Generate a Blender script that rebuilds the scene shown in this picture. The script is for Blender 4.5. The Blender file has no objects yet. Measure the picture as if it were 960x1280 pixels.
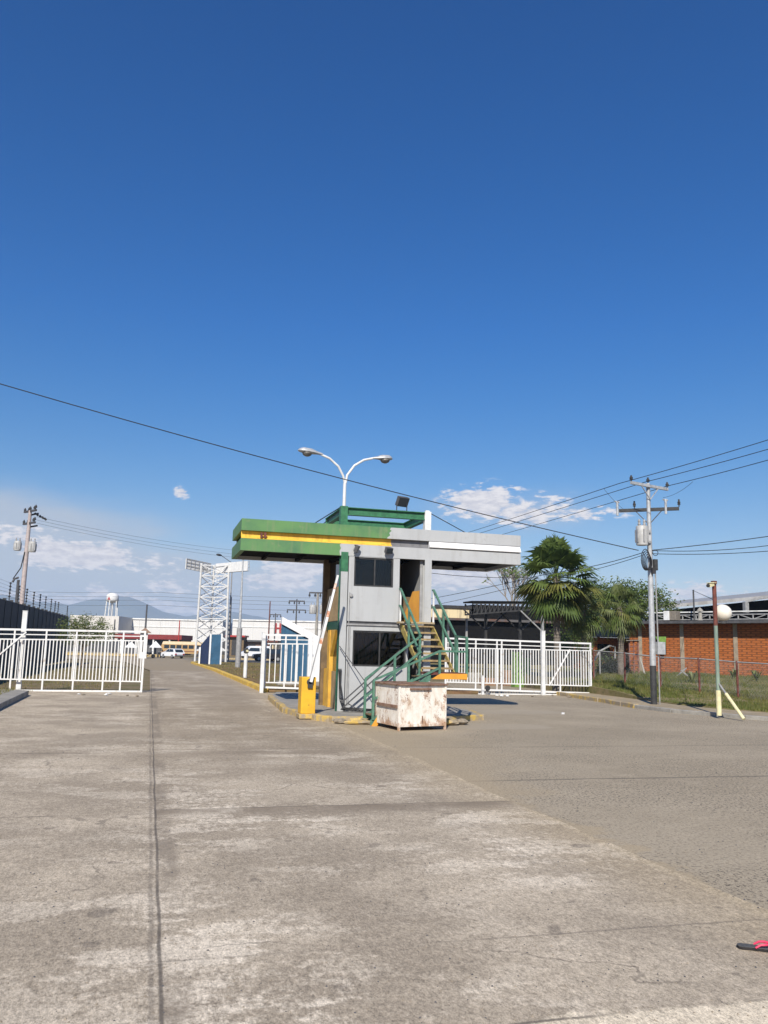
import bpy, math, random
import numpy as np
from mathutils import Vector, Matrix
random.seed(7); rng = np.random.default_rng(7)
PI = math.pi
SC = bpy.context.scene
COL = SC.collection

# ------------------------------------------------------------------ camera survey
# axes: +Y runs along the entrance road, +X along the front of the guard booth, eye at (0,0,1.8)
FPX, PITCH, ROLL, YAW, EYE = 1050.3, 0.1615, 0.024, 0.2648, 1.8
def cam_axes():
    F = np.array([0, math.cos(PITCH), math.sin(PITCH)]); R = np.array([1., 0, 0]); U = np.array([0, -math.sin(PITCH), math.cos(PITCH)])
    R, U = math.cos(ROLL)*R+math.sin(ROLL)*U, -math.sin(ROLL)*R+math.cos(ROLL)*U
    c, s = math.cos(YAW), math.sin(YAW)
    T = np.array([[c, s, 0], [-s, c, 0], [0, 0, 1.]])
    return T@R, T@U, T@F
AR, AU, AF = cam_axes()
CP = np.array([0, 0, EYE])
def ray(u, v): return AF+AR*(u-480)/FPX+AU*(640-v)/FPX
def G(u, v, z=0.0):
    d = ray(u, v); return Vector(CP+d*((z-EYE)/d[2]))
def FY(u, v, y):
    d = ray(u, v); return Vector(CP+d*(y/d[1]))
def FX(u, v, x):
    d = ray(u, v); return Vector(CP+d*(x/d[0]))
def at(u, v, d): return Vector(CP+ray(u, v)*d)
def zg(y): return 0.0 if y < 60 else (-.35*(y-60)/40 if y < 100 else -.35)
def foot(u, d):
    """ground point seen in column u at depth d"""
    v = 815.
    for _ in range(30):
        p = at(u, v, d); v += (p.z-zg(p.y))*FPX/d*.9
    return at(u, v, d)

# ------------------------------------------------------------------ object helpers
def tag(o, label=None, cat=None, group=None, kind=None):
    if label: o['label'] = label
    if cat: o['category'] = cat
    if group: o['group'] = group
    if kind: o['kind'] = kind
    return o
def thing(name, loc, label, cat, group=None):
    o = bpy.data.objects.new(name, None); o.empty_display_size = .2
    COL.objects.link(o); o.location = Vector(loc)
    return tag(o, label, cat, group)
def wloc(o):
    v = Vector((0, 0, 0))
    while o is not None: v += o.location; o = o.parent
    return v
def frame_of(d, up=(0, 0, 1)):
    d = Vector(d).normalized(); up = Vector(up)
    if abs(d.dot(up)) > .98: up = Vector((1, 0, 0)) if abs(d.x) < .9 else Vector((0, 1, 0))
    s = d.cross(up).normalized(); return d, s, s.cross(d).normalized()
class MB:
    def __init__(s): s.v = []; s.f = []; s.m = []
    def add(s, vs, fs, m=0):
        o = len(s.v); s.v += [tuple(x) for x in vs]; s.f += [tuple(i+o for i in f) for f in fs]; s.m += [m]*len(fs); return s
    def box(s, a, b, m=0, R=None, c=None):
        x0, y0, z0 = a; x1, y1, z1 = b
        vs = [Vector(p) for p in ((x0,y0,z0),(x1,y0,z0),(x1,y1,z0),(x0,y1,z0),(x0,y0,z1),(x1,y0,z1),(x1,y1,z1),(x0,y1,z1))]
        if R is not None:
            c = Vector(c) if c is not None else Vector((0,0,0)); vs = [R@p+c for p in vs]
        return s.add(vs, [(0,3,2,1),(4,5,6,7),(0,1,5,4),(1,2,6,5),(2,3,7,6),(3,0,4,7)], m)
    def beam(s, p, q, w, h=None, m=0, up=(0,0,1)):
        h = h or w; p = Vector(p); q = Vector(q); d, a, b = frame_of(q-p, up)
        a = a*w/2; b = b*h/2
        vs = [p-a-b, p+a-b, p+a+b, p-a+b, q-a-b, q+a-b, q+a+b, q-a+b]
        return s.add(vs, [(0,1,2,3),(7,6,5,4),(0,4,5,1),(1,5,6,2),(2,6,7,3),(3,7,4,0)], m)
    def ibeam(s, p, q, w, h, t=.02, m=0, up=(0,0,1)):
        p = Vector(p); q = Vector(q); d, a, b = frame_of(q-p, up)
        s.beam(p+b*(h/2-t/2), q+b*(h/2-t/2), w, t, m, up); s.beam(p-b*(h/2-t/2), q-b*(h/2-t/2), w, t, m, up)
        return s.beam(p-b*0, q-b*0, t, h-2*t-.002, m, up)
    def tube(s, pts, r, n=8, m=0, caps=True):
        pts = [Vector(p) for p in pts]; k = len(pts)
        rs = r if isinstance(r, (list, tuple)) else [r]*k
        vs = []; fs = []; prev = None
        for i, p in enumerate(pts):
            d = (pts[min(i+1, k-1)]-pts[max(i-1, 0)]).normalized()
            if prev is None: _, a, b = frame_of(d)
            else:
                a = prev-d*prev.dot(d); a.normalize(); b = a.cross(d)
            prev = a
            for j in range(n):
                t = 2*PI*j/n; vs.append(p+a*(rs[i]*math.cos(t))+b*(rs[i]*math.sin(t)))
        for i in range(k-1):
            for j in range(n):
                j2 = (j+1) % n; fs.append((i*n+j, i*n+j2, (i+1)*n+j2, (i+1)*n+j))
        if caps: fs += [tuple(range(n))[::-1], tuple((k-1)*n+j for j in range(n))]
        return s.add(vs, fs, m)
    def lathe(s, c, prof, n=20, m=0, axis=(0,0,1)):
        """prof = [(radius, height)] about an axis through c"""
        c = Vector(c); d, a, b = frame_of(axis)
        vs = []; fs = []; k = len(prof)
        for r, h in prof:
            for j in range(n):
                t = 2*PI*j/n; vs.append(c+d*h+a*(r*math.cos(t))+b*(r*math.sin(t)))
        for i in range(k-1):
            for j in range(n):
                j2 = (j+1) % n; fs.append((i*n+j, i*n+j2, (i+1)*n+j2, (i+1)*n+j))
        fs += [tuple(range(n))[::-1], tuple((k-1)*n+j for j in range(n))]
        return s.add(vs, fs, m)
    def prism(s, poly, vec, m=0):
        poly = [Vector(p) for p in poly]; vec = Vector(vec); n = len(poly)
        fs = [tuple(range(n))[::-1], tuple(range(n, 2*n))]+[(i, (i+1) % n, (i+1) % n+n, i+n) for i in range(n)]
        return s.add(poly+[p+vec for p in poly], fs, m)
    def poly(s, pts, m=0): return s.add(pts, [tuple(range(len(pts)))], m)
    def build(s, name, mats, parent=None, smooth=False, bevel=0.0, base=None, fix=True, up=False):
        if not isinstance(mats, (list, tuple)): mats = [mats]
        V = np.array([tuple(p) for p in s.v], dtype=float)
        if parent is not None: off = np.array(wloc(parent))
        elif base is not None: off = np.array(base, dtype=float)
        else:
            lo, hi = V.min(0), V.max(0); off = np.array([(lo[0]+hi[0])/2, (lo[1]+hi[1])/2, lo[2]])
        me = bpy.data.meshes.new(name); me.from_pydata([tuple(p) for p in (V-off)], [], s.f)
        for mt in mats: me.materials.append(mt)
        me.polygons.foreach_set('material_index', s.m)
        if fix and len(s.f) < 60000:
            import bmesh
            bm = bmesh.new(); bm.from_mesh(me); bmesh.ops.recalc_face_normals(bm, faces=bm.faces[:]); bm.to_mesh(me); bm.free()
        if up:
            import bmesh
            bm = bmesh.new(); bm.from_mesh(me); bm.normal_update(); bmesh.ops.reverse_faces(bm, faces=[f for f in bm.faces if f.normal.z < 0]); bm.to_mesh(me); bm.free()
        if smooth: me.polygons.foreach_set('use_smooth', [True]*len(me.polygons))
        o = bpy.data.objects.new(name, me); COL.objects.link(o)
        if parent is not None: o.parent = parent
        else: o.location = Vector(off)
        if smooth:
            try: me.set_sharp_from_angle(angle=math.radians(40))
            except Exception: pass
        if bevel:
            b = o.modifiers.new('Bevel', 'BEVEL'); b.width = bevel; b.segments = 2; b.limit_method = 'ANGLE'; b.angle_limit = math.radians(40)
        return o

# ------------------------------------------------------------------ materials
class NT:
    def __init__(s, mat):
        mat.use_nodes = True; s.t = mat.node_tree; s.n = s.t.nodes; s.l = s.t.links
        s.bsdf = s.n.get('Principled BSDF'); s.out = s.n.get('Material Output')
    def new(s, ty, **k):
        n = s.n.new(ty)
        for a, b in k.items(): setattr(n, a, b)
        return n
    def link(s, a, b): s.l.new(a, b)
    def val(s, x, sock):
        if isinstance(x, (int, float)): sock.default_value = x
        elif isinstance(x, (tuple, list)): sock.default_value = tuple(x) if len(x) == len(sock.default_value) else tuple(x)+(1,)
        else: s.link(x, sock)
    def math(s, op, a, b=0.0, c=None, clamp=False):
        n = s.new('ShaderNodeMath', operation=op, use_clamp=clamp); s.val(a, n.inputs[0]); s.val(b, n.inputs[1])
        if c is not None: s.val(c, n.inputs[2])
        return n.outputs[0]
    def mix(s, f, a, b, blend='MIX'):
        n = s.new('ShaderNodeMix', data_type='RGBA', blend_type=blend); s.val(f, n.inputs[0]); s.val(a, n.inputs[6]); s.val(b, n.inputs[7]); return n.outputs[2]
    def ramp(s, x, lo, hi):
        n = s.new('ShaderNodeMapRange', interpolation_type='SMOOTHSTEP'); s.val(x, n.inputs[0]); n.inputs[1].default_value = lo; n.inputs[2].default_value = hi
        return n.outputs[0]
    def noise(s, co, scale, detail=5, rough=.6, stretch=None):
        if stretch:
            mp = s.new('ShaderNodeMapping'); s.link(co, mp.inputs[0]); mp.inputs[3].default_value = stretch; co = mp.outputs[0]
        n = s.new('ShaderNodeTexNoise'); s.link(co, n.inputs['Vector']); n.inputs['Scale'].default_value = scale; n.inputs['Detail'].default_value = detail; n.inputs['Roughness'].default_value = rough
        return n.outputs[0]
    def bump(s, h, strength=.3, dist=.02):
        b = s.new('ShaderNodeBump'); b.inputs['Strength'].default_value = strength; b.inputs['Distance'].default_value = dist; s.link(h, b.inputs['Height']); s.link(b.outputs[0], s.bsdf.inputs['Normal'])
def newmat(name): 
    m = bpy.data.materials.new(name); return m, NT(m)
def pm(name, c1, c2=None, scale=4, rough=.7, metal=0., bump=0., spec=.35, lo=.35, hi=.65, stretch=None, detail=6, fine=0.0):
    m, t = newmat(name); b = t.bsdf
    b.inputs['Roughness'].default_value = rough; b.inputs['Metallic'].default_value = metal; b.inputs['Specular IOR Level'].default_value = spec
    if c2 is None: c2 = tuple(x*.8 for x in c1)
    co = t.new('ShaderNodeTexCoord').outputs['Object']
    n = t.noise(co, scale, detail, .6, stretch); f = t.ramp(n, lo, hi)
    col = t.mix(f, c1, c2)
    if fine:
        n2 = t.noise(co, scale*14, 3, .6); col = t.mix(t.math('MULTIPLY', t.ramp(n2, .3, .7), fine), col, tuple(x*.55 for x in c2))
    t.link(col, b.inputs['Base Color'])
    if bump: t.bump(n, bump, .02)
    return m
def emit_free(): pass

M = {}
M['white'] = pm('white_paint', (.72,.72,.71), (.60,.60,.59), 3, .5)
M['gate'] = pm('gate_paint', (.71,.71,.70), (.50,.45,.40), 5, .5, lo=.56, hi=.72)
M['white_dirty'] = pm('white_dirty', (.74,.74,.72), (.5,.49,.46), 2, .6, lo=.4, hi=.75)
M['grey_wall'] = None
M['green'] = None
M['dkgreen'] = pm('dark_green_steel', (.018,.10,.055), (.012,.06,.04), 6, .5)
M['steelgreen'] = pm('green_steel', (.045,.18,.085), (.03,.12,.06), 8, .5)
M['rail'] = pm('green_rail', (.095,.215,.15), (.06,.14,.10), 9, .5)
M['yellow'] = pm('yellow_paint', (.72,.42,.06), (.58,.32,.05), 3, .6)
M['kerb_yellow'] = pm('kerb_yellow', (.66,.43,.07), (.46,.34,.13), 4, .8, lo=.45, hi=.68, bump=.3)
M['yellow_dirty'] = pm('yellow_worn', (.55,.38,.10), (.33,.27,.19), 5, .85, lo=.36, hi=.58, bump=.3)
M['olive'] = pm('yellow_stringer', (.40,.33,.09), (.24,.17,.07), 9, .6)
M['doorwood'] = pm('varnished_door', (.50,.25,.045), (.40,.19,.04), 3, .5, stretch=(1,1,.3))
M['tread'] = pm('worn_tread_edge', (.36,.27,.13), (.24,.17,.09), 9, .7)
M['orange'] = pm('orange_paint', (.70,.32,.035), (.60,.28,.04), 4, .5)
M['tan'] = pm('tan_panel', (.42,.30,.16), (.32,.22,.11), 3, .7)
M['brown'] = pm('brown_column', (.20,.135,.07), (.13,.09,.05), 4, .7)
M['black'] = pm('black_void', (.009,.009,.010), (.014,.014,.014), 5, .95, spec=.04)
M['dark'] = pm('dark_metal', (.03,.03,.032), (.05,.05,.05), 5, .6)
M['dkgrey'] = pm('dark_grey', (.09,.09,.095), (.06,.06,.065), 5, .7)
M['grey'] = pm('grey_steel', (.33,.33,.33), (.24,.24,.24), 6, .55)
M['conc'] = pm('plain_concrete', (.36,.34,.30), (.25,.235,.21), 3, .85, bump=.2, fine=.25)
M['tank'] = pm('transformer_paint', (.47,.47,.46), (.36,.355,.34), 4, .5)
M['galv'] = pm('galvanised', (.50,.51,.52), (.37,.38,.385), 7, .45, .25)
M['cable'] = pm('cable_black', (.02,.02,.022), (.03,.03,.03), 5, .6)
M['cable_far'] = pm('cable_far', (.05,.05,.055), (.06,.06,.06), 5, .6)
M['blue'] = pm('blue_panel', (.04,.115,.20), (.032,.095,.165), 2, .45)
M['red'] = pm('red_paint', (.42,.035,.03), (.33,.03,.025), 3, .5)
M['rustred'] = pm('rust_red', (.17,.055,.04), (.11,.04,.03), 9, .8)
M['lime'] = pm('lime_green', (.17,.30,.06), (.12,.22,.045), 4, .6)
M['cream'] = pm('cream_fascia', (.66,.55,.34), (.40,.33,.22), 3, .7, stretch=(1,1,.2), lo=.42, hi=.62)
M['lamp_glass'] = pm('lamp_glass', (.55,.52,.45), (.45,.42,.36), 4, .3)
M['globe'] = pm('globe_plastic', (.78,.74,.66), (.68,.62,.52), 3, .35)
M['busy'] = pm('bus_yellow', (.46,.29,.12), (.38,.24,.10), 2, .5)
M['carwhite'] = pm('car_paint_white', (.74,.75,.77), (.70,.71,.73), 2, .25)
M['cardark'] = pm('car_paint_dark', (.02,.022,.028), (.03,.03,.035), 2, .25)
M['tyre'] = pm('tyre', (.018,.018,.018), (.03,.03,.03), 8, .9)
M['bark'] = pm('bark', (.17,.13,.095), (.09,.07,.05), 7, .9, bump=.5)
M['palebark'] = pm('pale_bark', (.33,.29,.25), (.2,.17,.14), 7, .9, bump=.4)
M['sole'] = pm('sole_rubber', (.10,.098,.095), (.07,.07,.07), 40, .8)
M['soleedge'] = pm('sole_edge', (.015,.014,.014), (.03,.025,.025), 40, .7)
M['pink'] = pm('pink_strap', (.72,.05,.12), (.60,.04,.10), 30, .4)
M['roofmetal'] = pm('roof_sheet', (.34,.34,.34), (.26,.25,.24), .6, .55, stretch=(1,6,1))
M['paleyellow'] = pm('pale_yellow_sleeve', (.72,.66,.40), (.60,.54,.32), 6, .6)
M['postgreen'] = pm('pale_green_post', (.24,.31,.24), (.17,.22,.18), 5, .6, stretch=(1,1,.3))
M['trunkgrey'] = pm('palm_trunk', (.20,.17,.14), (.11,.095,.08), 5, .95, bump=.5, stretch=(1,1,4))
M['mtn'] = None
def glassmat(name, c, rough):
    m, t = newmat(name); t.bsdf.inputs['Base Color'].default_value = c+(1,); t.bsdf.inputs['Roughness'].default_value = rough; t.bsdf.inputs['Specular IOR Level'].default_value = .5
    return m
def clear_tint(name, tint):
    m, t = newmat(name); tr = t.new('ShaderNodeBsdfTransparent'); tr.inputs[0].default_value = tint+(1,); gl = t.new('ShaderNodeBsdfGlossy'); gl.inputs['Roughness'].default_value = .03; gl.inputs[0].default_value = (.9,.92,.95,1)
    fr = t.new('ShaderNodeFresnel'); fr.inputs[0].default_value = 1.5; mx = t.new('ShaderNodeMixShader'); t.link(fr.outputs[0], mx.inputs[0]); t.link(tr.outputs[0], mx.inputs[1]); t.link(gl.outputs[0], mx.inputs[2]); t.link(mx.outputs[0], t.out.inputs[0]); return m
M['pane'] = clear_tint('smoked_pane', (.42,.45,.47))
M['glass'] = glassmat('dark_glass', (.014,.017,.019), .06)
M['glassblue'] = glassmat('tinted_glass', (.02,.03,.04), .12)

def wall_paint(name, c1, c2, c3):
    """painted plaster or sheet with faint brush patches, streaks under edges and small chips"""
    m, t = newmat(name); co = t.new('ShaderNodeTexCoord').outputs['Object']
    n1 = t.noise(co, 1.1, 5, .6); n2 = t.noise(co, 3.0, 4, .6, (3, 3, .25)); n3 = t.noise(co, 22, 3, .6); n4 = t.noise(co, 7, 6, .7)
    col = t.mix(t.ramp(n1, .35, .68), c1, c2)
    col = t.mix(t.math('MULTIPLY', t.ramp(n2, .48, .68), .5), col, c3)
    col = t.mix(t.math('MULTIPLY', t.ramp(n4, .58, .68), .55), col, c3)
    t.link(col, t.bsdf.inputs['Base Color']); t.bsdf.inputs['Roughness'].default_value = .6; t.bsdf.inputs['Specular IOR Level'].default_value = .3
    t.bump(n3, .12, .01); return m
M['grey_wall'] = wall_paint('grey_wall_paint', (.425,.435,.44), (.395,.405,.41), (.345,.345,.34))
M['green'] = wall_paint('green_fascia_paint', (.115,.245,.09), (.075,.175,.085), (.20,.235,.125))
M['fyellow'] = wall_paint('yellow_fascia_paint', (.80,.50,.07), (.70,.42,.05), (.42,.25,.05))
M['stripewhite'] = wall_paint('white_fascia_stripe', (.80,.80,.80), (.76,.76,.76), (.6,.6,.6))
M['groove'] = wall_paint('dark_grey_groove', (.20,.20,.21), (.17,.17,.18), (.12,.12,.12))
M['bmon'] = wall_paint('white_monument_paint', (.80,.80,.80), (.72,.73,.74), (.5,.5,.48))

def rust_paint(name):
    m, t = newmat(name); co = t.new('ShaderNodeTexCoord').outputs['Object']
    a = t.noise(co, 2.6, 9, .72, (1.2, 1.2, .75)); b = t.noise(co, 7, 7, .72, (1.2, 1.2, .6)); c = t.noise(co, 30, 4, .6)
    sep = t.new('ShaderNodeSeparateXYZ'); t.link(co, sep.inputs[0])
    low = t.math('MULTIPLY', t.math('SUBTRACT', 1.0, t.ramp(sep.outputs[2], 0.0, .38)), .12)
    f = t.ramp(t.math('ADD', t.math('ADD', t.math('MULTIPLY', a, .62), t.math('MULTIPLY', b, .40)), low), .52, .65)
    f2 = t.ramp(t.math('ADD', t.math('MULTIPLY', a, .5), t.math('MULTIPLY', c, .5)), .54, .64)
    paint = t.mix(t.ramp(b, .35, .65), (.80,.76,.69), (.70,.63,.53))
    col = t.mix(t.math('MULTIPLY', f, .8), paint, (.36,.18,.075)); col = t.mix(t.math('MULTIPLY', f2, .85), col, (.17,.065,.035))
    t.link(col, t.bsdf.inputs['Base Color']); t.bsdf.inputs['Roughness'].default_value = .75; t.bump(b, .3, .01); return m
M['rustpaint'] = rust_paint('rusty_white_paint')
M['rustlid'] = pm('rust_lid', (.17,.085,.055), (.26,.17,.12), 6, .85, bump=.3)

def brick_mat():
    m, t = newmat('clay_block'); tc = t.new('ShaderNodeTexCoord').outputs['Object']
    mp = t.new('ShaderNodeMapping'); mp.inputs[2].default_value = (PI/2, 0, 0)   # lay the courses on the upright face
    sep = t.new('ShaderNodeSeparateXYZ'); t.link(tc, sep.inputs[0])
    cmb = t.new('ShaderNodeCombineXYZ'); t.link(t.math('ADD', sep.outputs[0], sep.outputs[1]), cmb.inputs[0]); t.link(sep.outputs[2], cmb.inputs[1])
    br = t.new('ShaderNodeTexBrick'); t.link(cmb.outputs[0], br.inputs['Vector'])
    br.inputs['Color1'].default_value = (.45,.142,.042,1); br.inputs['Color2'].default_value = (.36,.11,.032,1); br.inputs['Mortar'].default_value = (.21,.075,.028,1)
    br.inputs['Scale'].default_value = 1; br.inputs['Brick Width'].default_value = .25; br.inputs['Row Height'].default_value = .13; br.inputs['Mortar Size'].default_value = .026; br.inputs['Bias'].default_value = 0
    n = t.noise(tc, 1.3, 6, .65); n2 = t.noise(tc, 14, 4, .6)
    col = t.mix(t.math('MULTIPLY', t.ramp(n, .5, .75), .5), br.outputs[0], (.36,.14,.055)); col = t.mix(t.math('MULTIPLY', t.ramp(n2, .45, .7), .35), col, (.15,.06,.035))
    t.link(col, t.bsdf.inputs['Base Color']); t.bsdf.inputs['Roughness'].default_value = .9; t.bsdf.inputs['Specular IOR Level'].default_value = .15
    t.bump(br.outputs[1], -.5, .02); return m
M['brick'] = brick_mat()

def conc_mat():
    m, t = newmat('worn_concrete_slab'); geo = t.new('ShaderNodeNewGeometry'); co = geo.outputs['Position']
    sep = t.new('ShaderNodeSeparateXYZ'); t.link(co, sep.inputs[0]); X, Y = sep.outputs[0], sep.outputs[1]
    n1 = t.noise(co, .5, 8, .62); n2 = t.noise(co, 1.15, 10, .72, (.8, 1.25, 1)); n3 = t.noise(co, .30, 3, .5); n4 = t.noise(co, .8, 8, .66, (1, 1.5, 1))
    track = t.noise(co, .9, 5, .6, (1, .10, 1))
    g1 = t.noise(co, 60, 3, .8, (1, .5, 1)); g2 = t.noise(co, 17, 5, .75, (1, .6, 1)); g3 = t.noise(co, 170, 2, .8, (1, .6, 1))
    BASE, DARK, PALE = (.47,.395,.298), (.33,.274,.205), (.70,.61,.485)
    col = t.mix(t.ramp(n1, .41, .63), DARK, BASE)
    worn = t.math('MULTIPLY', t.ramp(t.math('ADD', t.math('MULTIPLY', n2, .78), t.math('MULTIPLY', g2, .22)), .47, .57), t.math('MULTIPLY', t.ramp(n3, .38, .58), t.math('ADD', .45, t.math('MULTIPLY', t.ramp(X, -1.2, .8), .55))))
    col = t.mix(t.math('MULTIPLY', worn, .80), col, PALE)
    col = t.mix(t.math('MULTIPLY', t.ramp(n4, .55, .66), .55), col, DARK)
    col = t.mix(t.math('MULTIPLY', t.ramp(track, .54, .68), .35), col, DARK)
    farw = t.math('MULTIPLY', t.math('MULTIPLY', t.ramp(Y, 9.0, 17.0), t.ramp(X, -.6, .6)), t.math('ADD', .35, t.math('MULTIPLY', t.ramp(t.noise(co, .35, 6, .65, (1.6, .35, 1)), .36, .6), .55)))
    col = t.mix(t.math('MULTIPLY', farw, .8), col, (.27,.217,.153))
    # bare pale slab beyond the near cross joint
    wob = t.math('MULTIPLY', t.math('SUBTRACT', t.noise(co, 2.2, 8, .7), .5), .55)
    yy = t.math('ADD', Y, wob)
    pale = t.math('MULTIPLY', t.math('SUBTRACT', 1.0, t.ramp(yy, 4.08, 4.16)), t.ramp(t.math('ADD', X, wob), 1.2, 2.1))
    col = t.mix(t.math('MULTIPLY', pale, .85), col, (.70,.60,.45))
    # greyer smooth skirt along the right edge with a thin pale lip
    edge = t.ramp(t.math('ADD', X, t.math('MULTIPLY', wob, 1.3)), 3.3, 4.2)
    col = t.mix(t.math('MULTIPLY', edge, .55), col, (.39,.31,.205))
    lip = t.math('MULTIPLY', t.ramp(t.math('ADD', X, t.math('MULTIPLY', wob, .35)), 4.24, 4.36), .22)
    col = t.mix(lip, col, (.54,.43,.27))
    # fine wandering cracks
    wv = t.new('ShaderNodeVectorMath', operation='ADD'); nz = t.new('ShaderNodeTexNoise'); t.link(co, nz.inputs['Vector']); nz.inputs['Scale'].default_value = 1.4; nz.inputs['Detail'].default_value = 5
    t.link(co, wv.inputs[0]); t.link(nz.outputs['Color'], wv.inputs[1]); vo = t.new('ShaderNodeTexVoronoi', feature='DISTANCE_TO_EDGE'); t.link(wv.outputs[0], vo.inputs['Vector']); vo.inputs['Scale'].default_value = .30
    crack = t.math('MULTIPLY', t.math('SUBTRACT', 1.0, t.ramp(vo.outputs['Distance'], .0015, .006)), t.ramp(t.noise(co, .5, 4), .48, .60))
    col = t.mix(t.math('MULTIPLY', crack, .55), col, (.12,.10,.08))
    drip = t.math('MULTIPLY', t.math('SUBTRACT', 1.0, t.ramp(t.noise(co, 3.1, 2, .4), .26, .31)), .5)
    col = t.mix(drip, col, (.15,.125,.10))
    # grain: pale sand and dark pores
    gr = t.math('ADD', t.math('ADD', t.math('MULTIPLY', t.math('SUBTRACT', g1, .5), 1.8), t.math('MULTIPLY', t.math('SUBTRACT', g2, .5), 1.2)), t.math('MULTIPLY', t.math('SUBTRACT', g3, .5), 1.6))
    k = t.math('ADD', 1.0, gr); k = t.math('MAXIMUM', t.math('MINIMUM', k, 1.6), .45)
    kk = t.new('ShaderNodeCombineXYZ'); 
    for i in range(3): t.link(k, kk.inputs[i])
    col = t.mix(1.0, col, kk.outputs[0], 'MULTIPLY')
    # joints
    wx = t.math('ADD', X, t.math('MULTIPLY', t.math('SUBTRACT', t.noise(co, .7, 4), .5), .05))
    wy = t.math('ADD', Y, t.math('MULTIPLY', t.math('SUBTRACT', t.noise(co, .5, 4), .5), .12))
    def line(c, x, w, soft): return t.math('SUBTRACT', 1.0, t.ramp(t.math('ABSOLUTE', t.math('SUBTRACT', x, c)), w, w+soft))
    brk = t.ramp(t.noise(co, 1.6, 5), .32, .52)
    groove = t.math('MULTIPLY', line(.175, wx, .004, .014), t.math('ADD', .35, t.math('MULTIPLY', brk, .65)))
    side = t.math('MULTIPLY', line(.125, wx, .006, .02), t.math('MULTIPLY', brk, .5))
    band = t.math('MULTIPLY', line(.25, wx, .04, .09), t.ramp(t.noise(co, .9, 6, .65, (1, .4, 1)), .46, .56))
    col = t.mix(t.math('MULTIPLY', band, .6), col, (.205,.168,.128))
    left = t.math('LESS_THAN', X, .165); right = t.math('GREATER_THAN', X, .165)
    gj = t.math('MAXIMUM', groove, side)
    for c, sd in ((14.95, left), (9.7, left), (15.35, right), (9.9, right), (4.12, right), (5.3, right), (21.0, None), (27.2, None), (33.6, None), (40.0, None), (46.5, None), (53.0, None)):
        l = t.math('MULTIPLY', line(c, wy, .005, .016), t.ramp(t.noise(co, .9, 5), .36, .56))
        if sd is not None: l = t.math('MULTIPLY', l, sd)
        if c == 5.3: l = t.math('MULTIPLY', l, .5)
        gj = t.math('MAXIMUM', gj, l)
    def after(c, ln): return t.math('MULTIPLY', t.ramp(wy, c-ln, c-.02), t.math('LESS_THAN', wy, c))
    ragged = t.ramp(t.noise(co, 1.3, 7, .7), .40, .58)
    stain = t.math('MULTIPLY', t.math('MULTIPLY', after(9.9, .75), right), t.math('ADD', .45, t.math('MULTIPLY', ragged, .4)))
    stain2 = t.math('MULTIPLY', after(15.1, 1.0), t.math('MULTIPLY', ragged, .5))
    col = t.mix(t.math('MAXIMUM', stain, stain2), col, (.22,.177,.13))
    col = t.mix(t.math('MULTIPLY', gj, .75), col, (.085,.073,.063))
    t.link(col, t.bsdf.inputs['Base Color']); t.bsdf.inputs['Roughness'].default_value = .9; t.bsdf.inputs['Specular IOR Level'].default_value = .2
    t.bump(t.math('ADD', t.math('MULTIPLY', g1, .6), t.math('MULTIPLY', g2, .6)), .5, .012); return m
M['slab'] = conc_mat()
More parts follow.
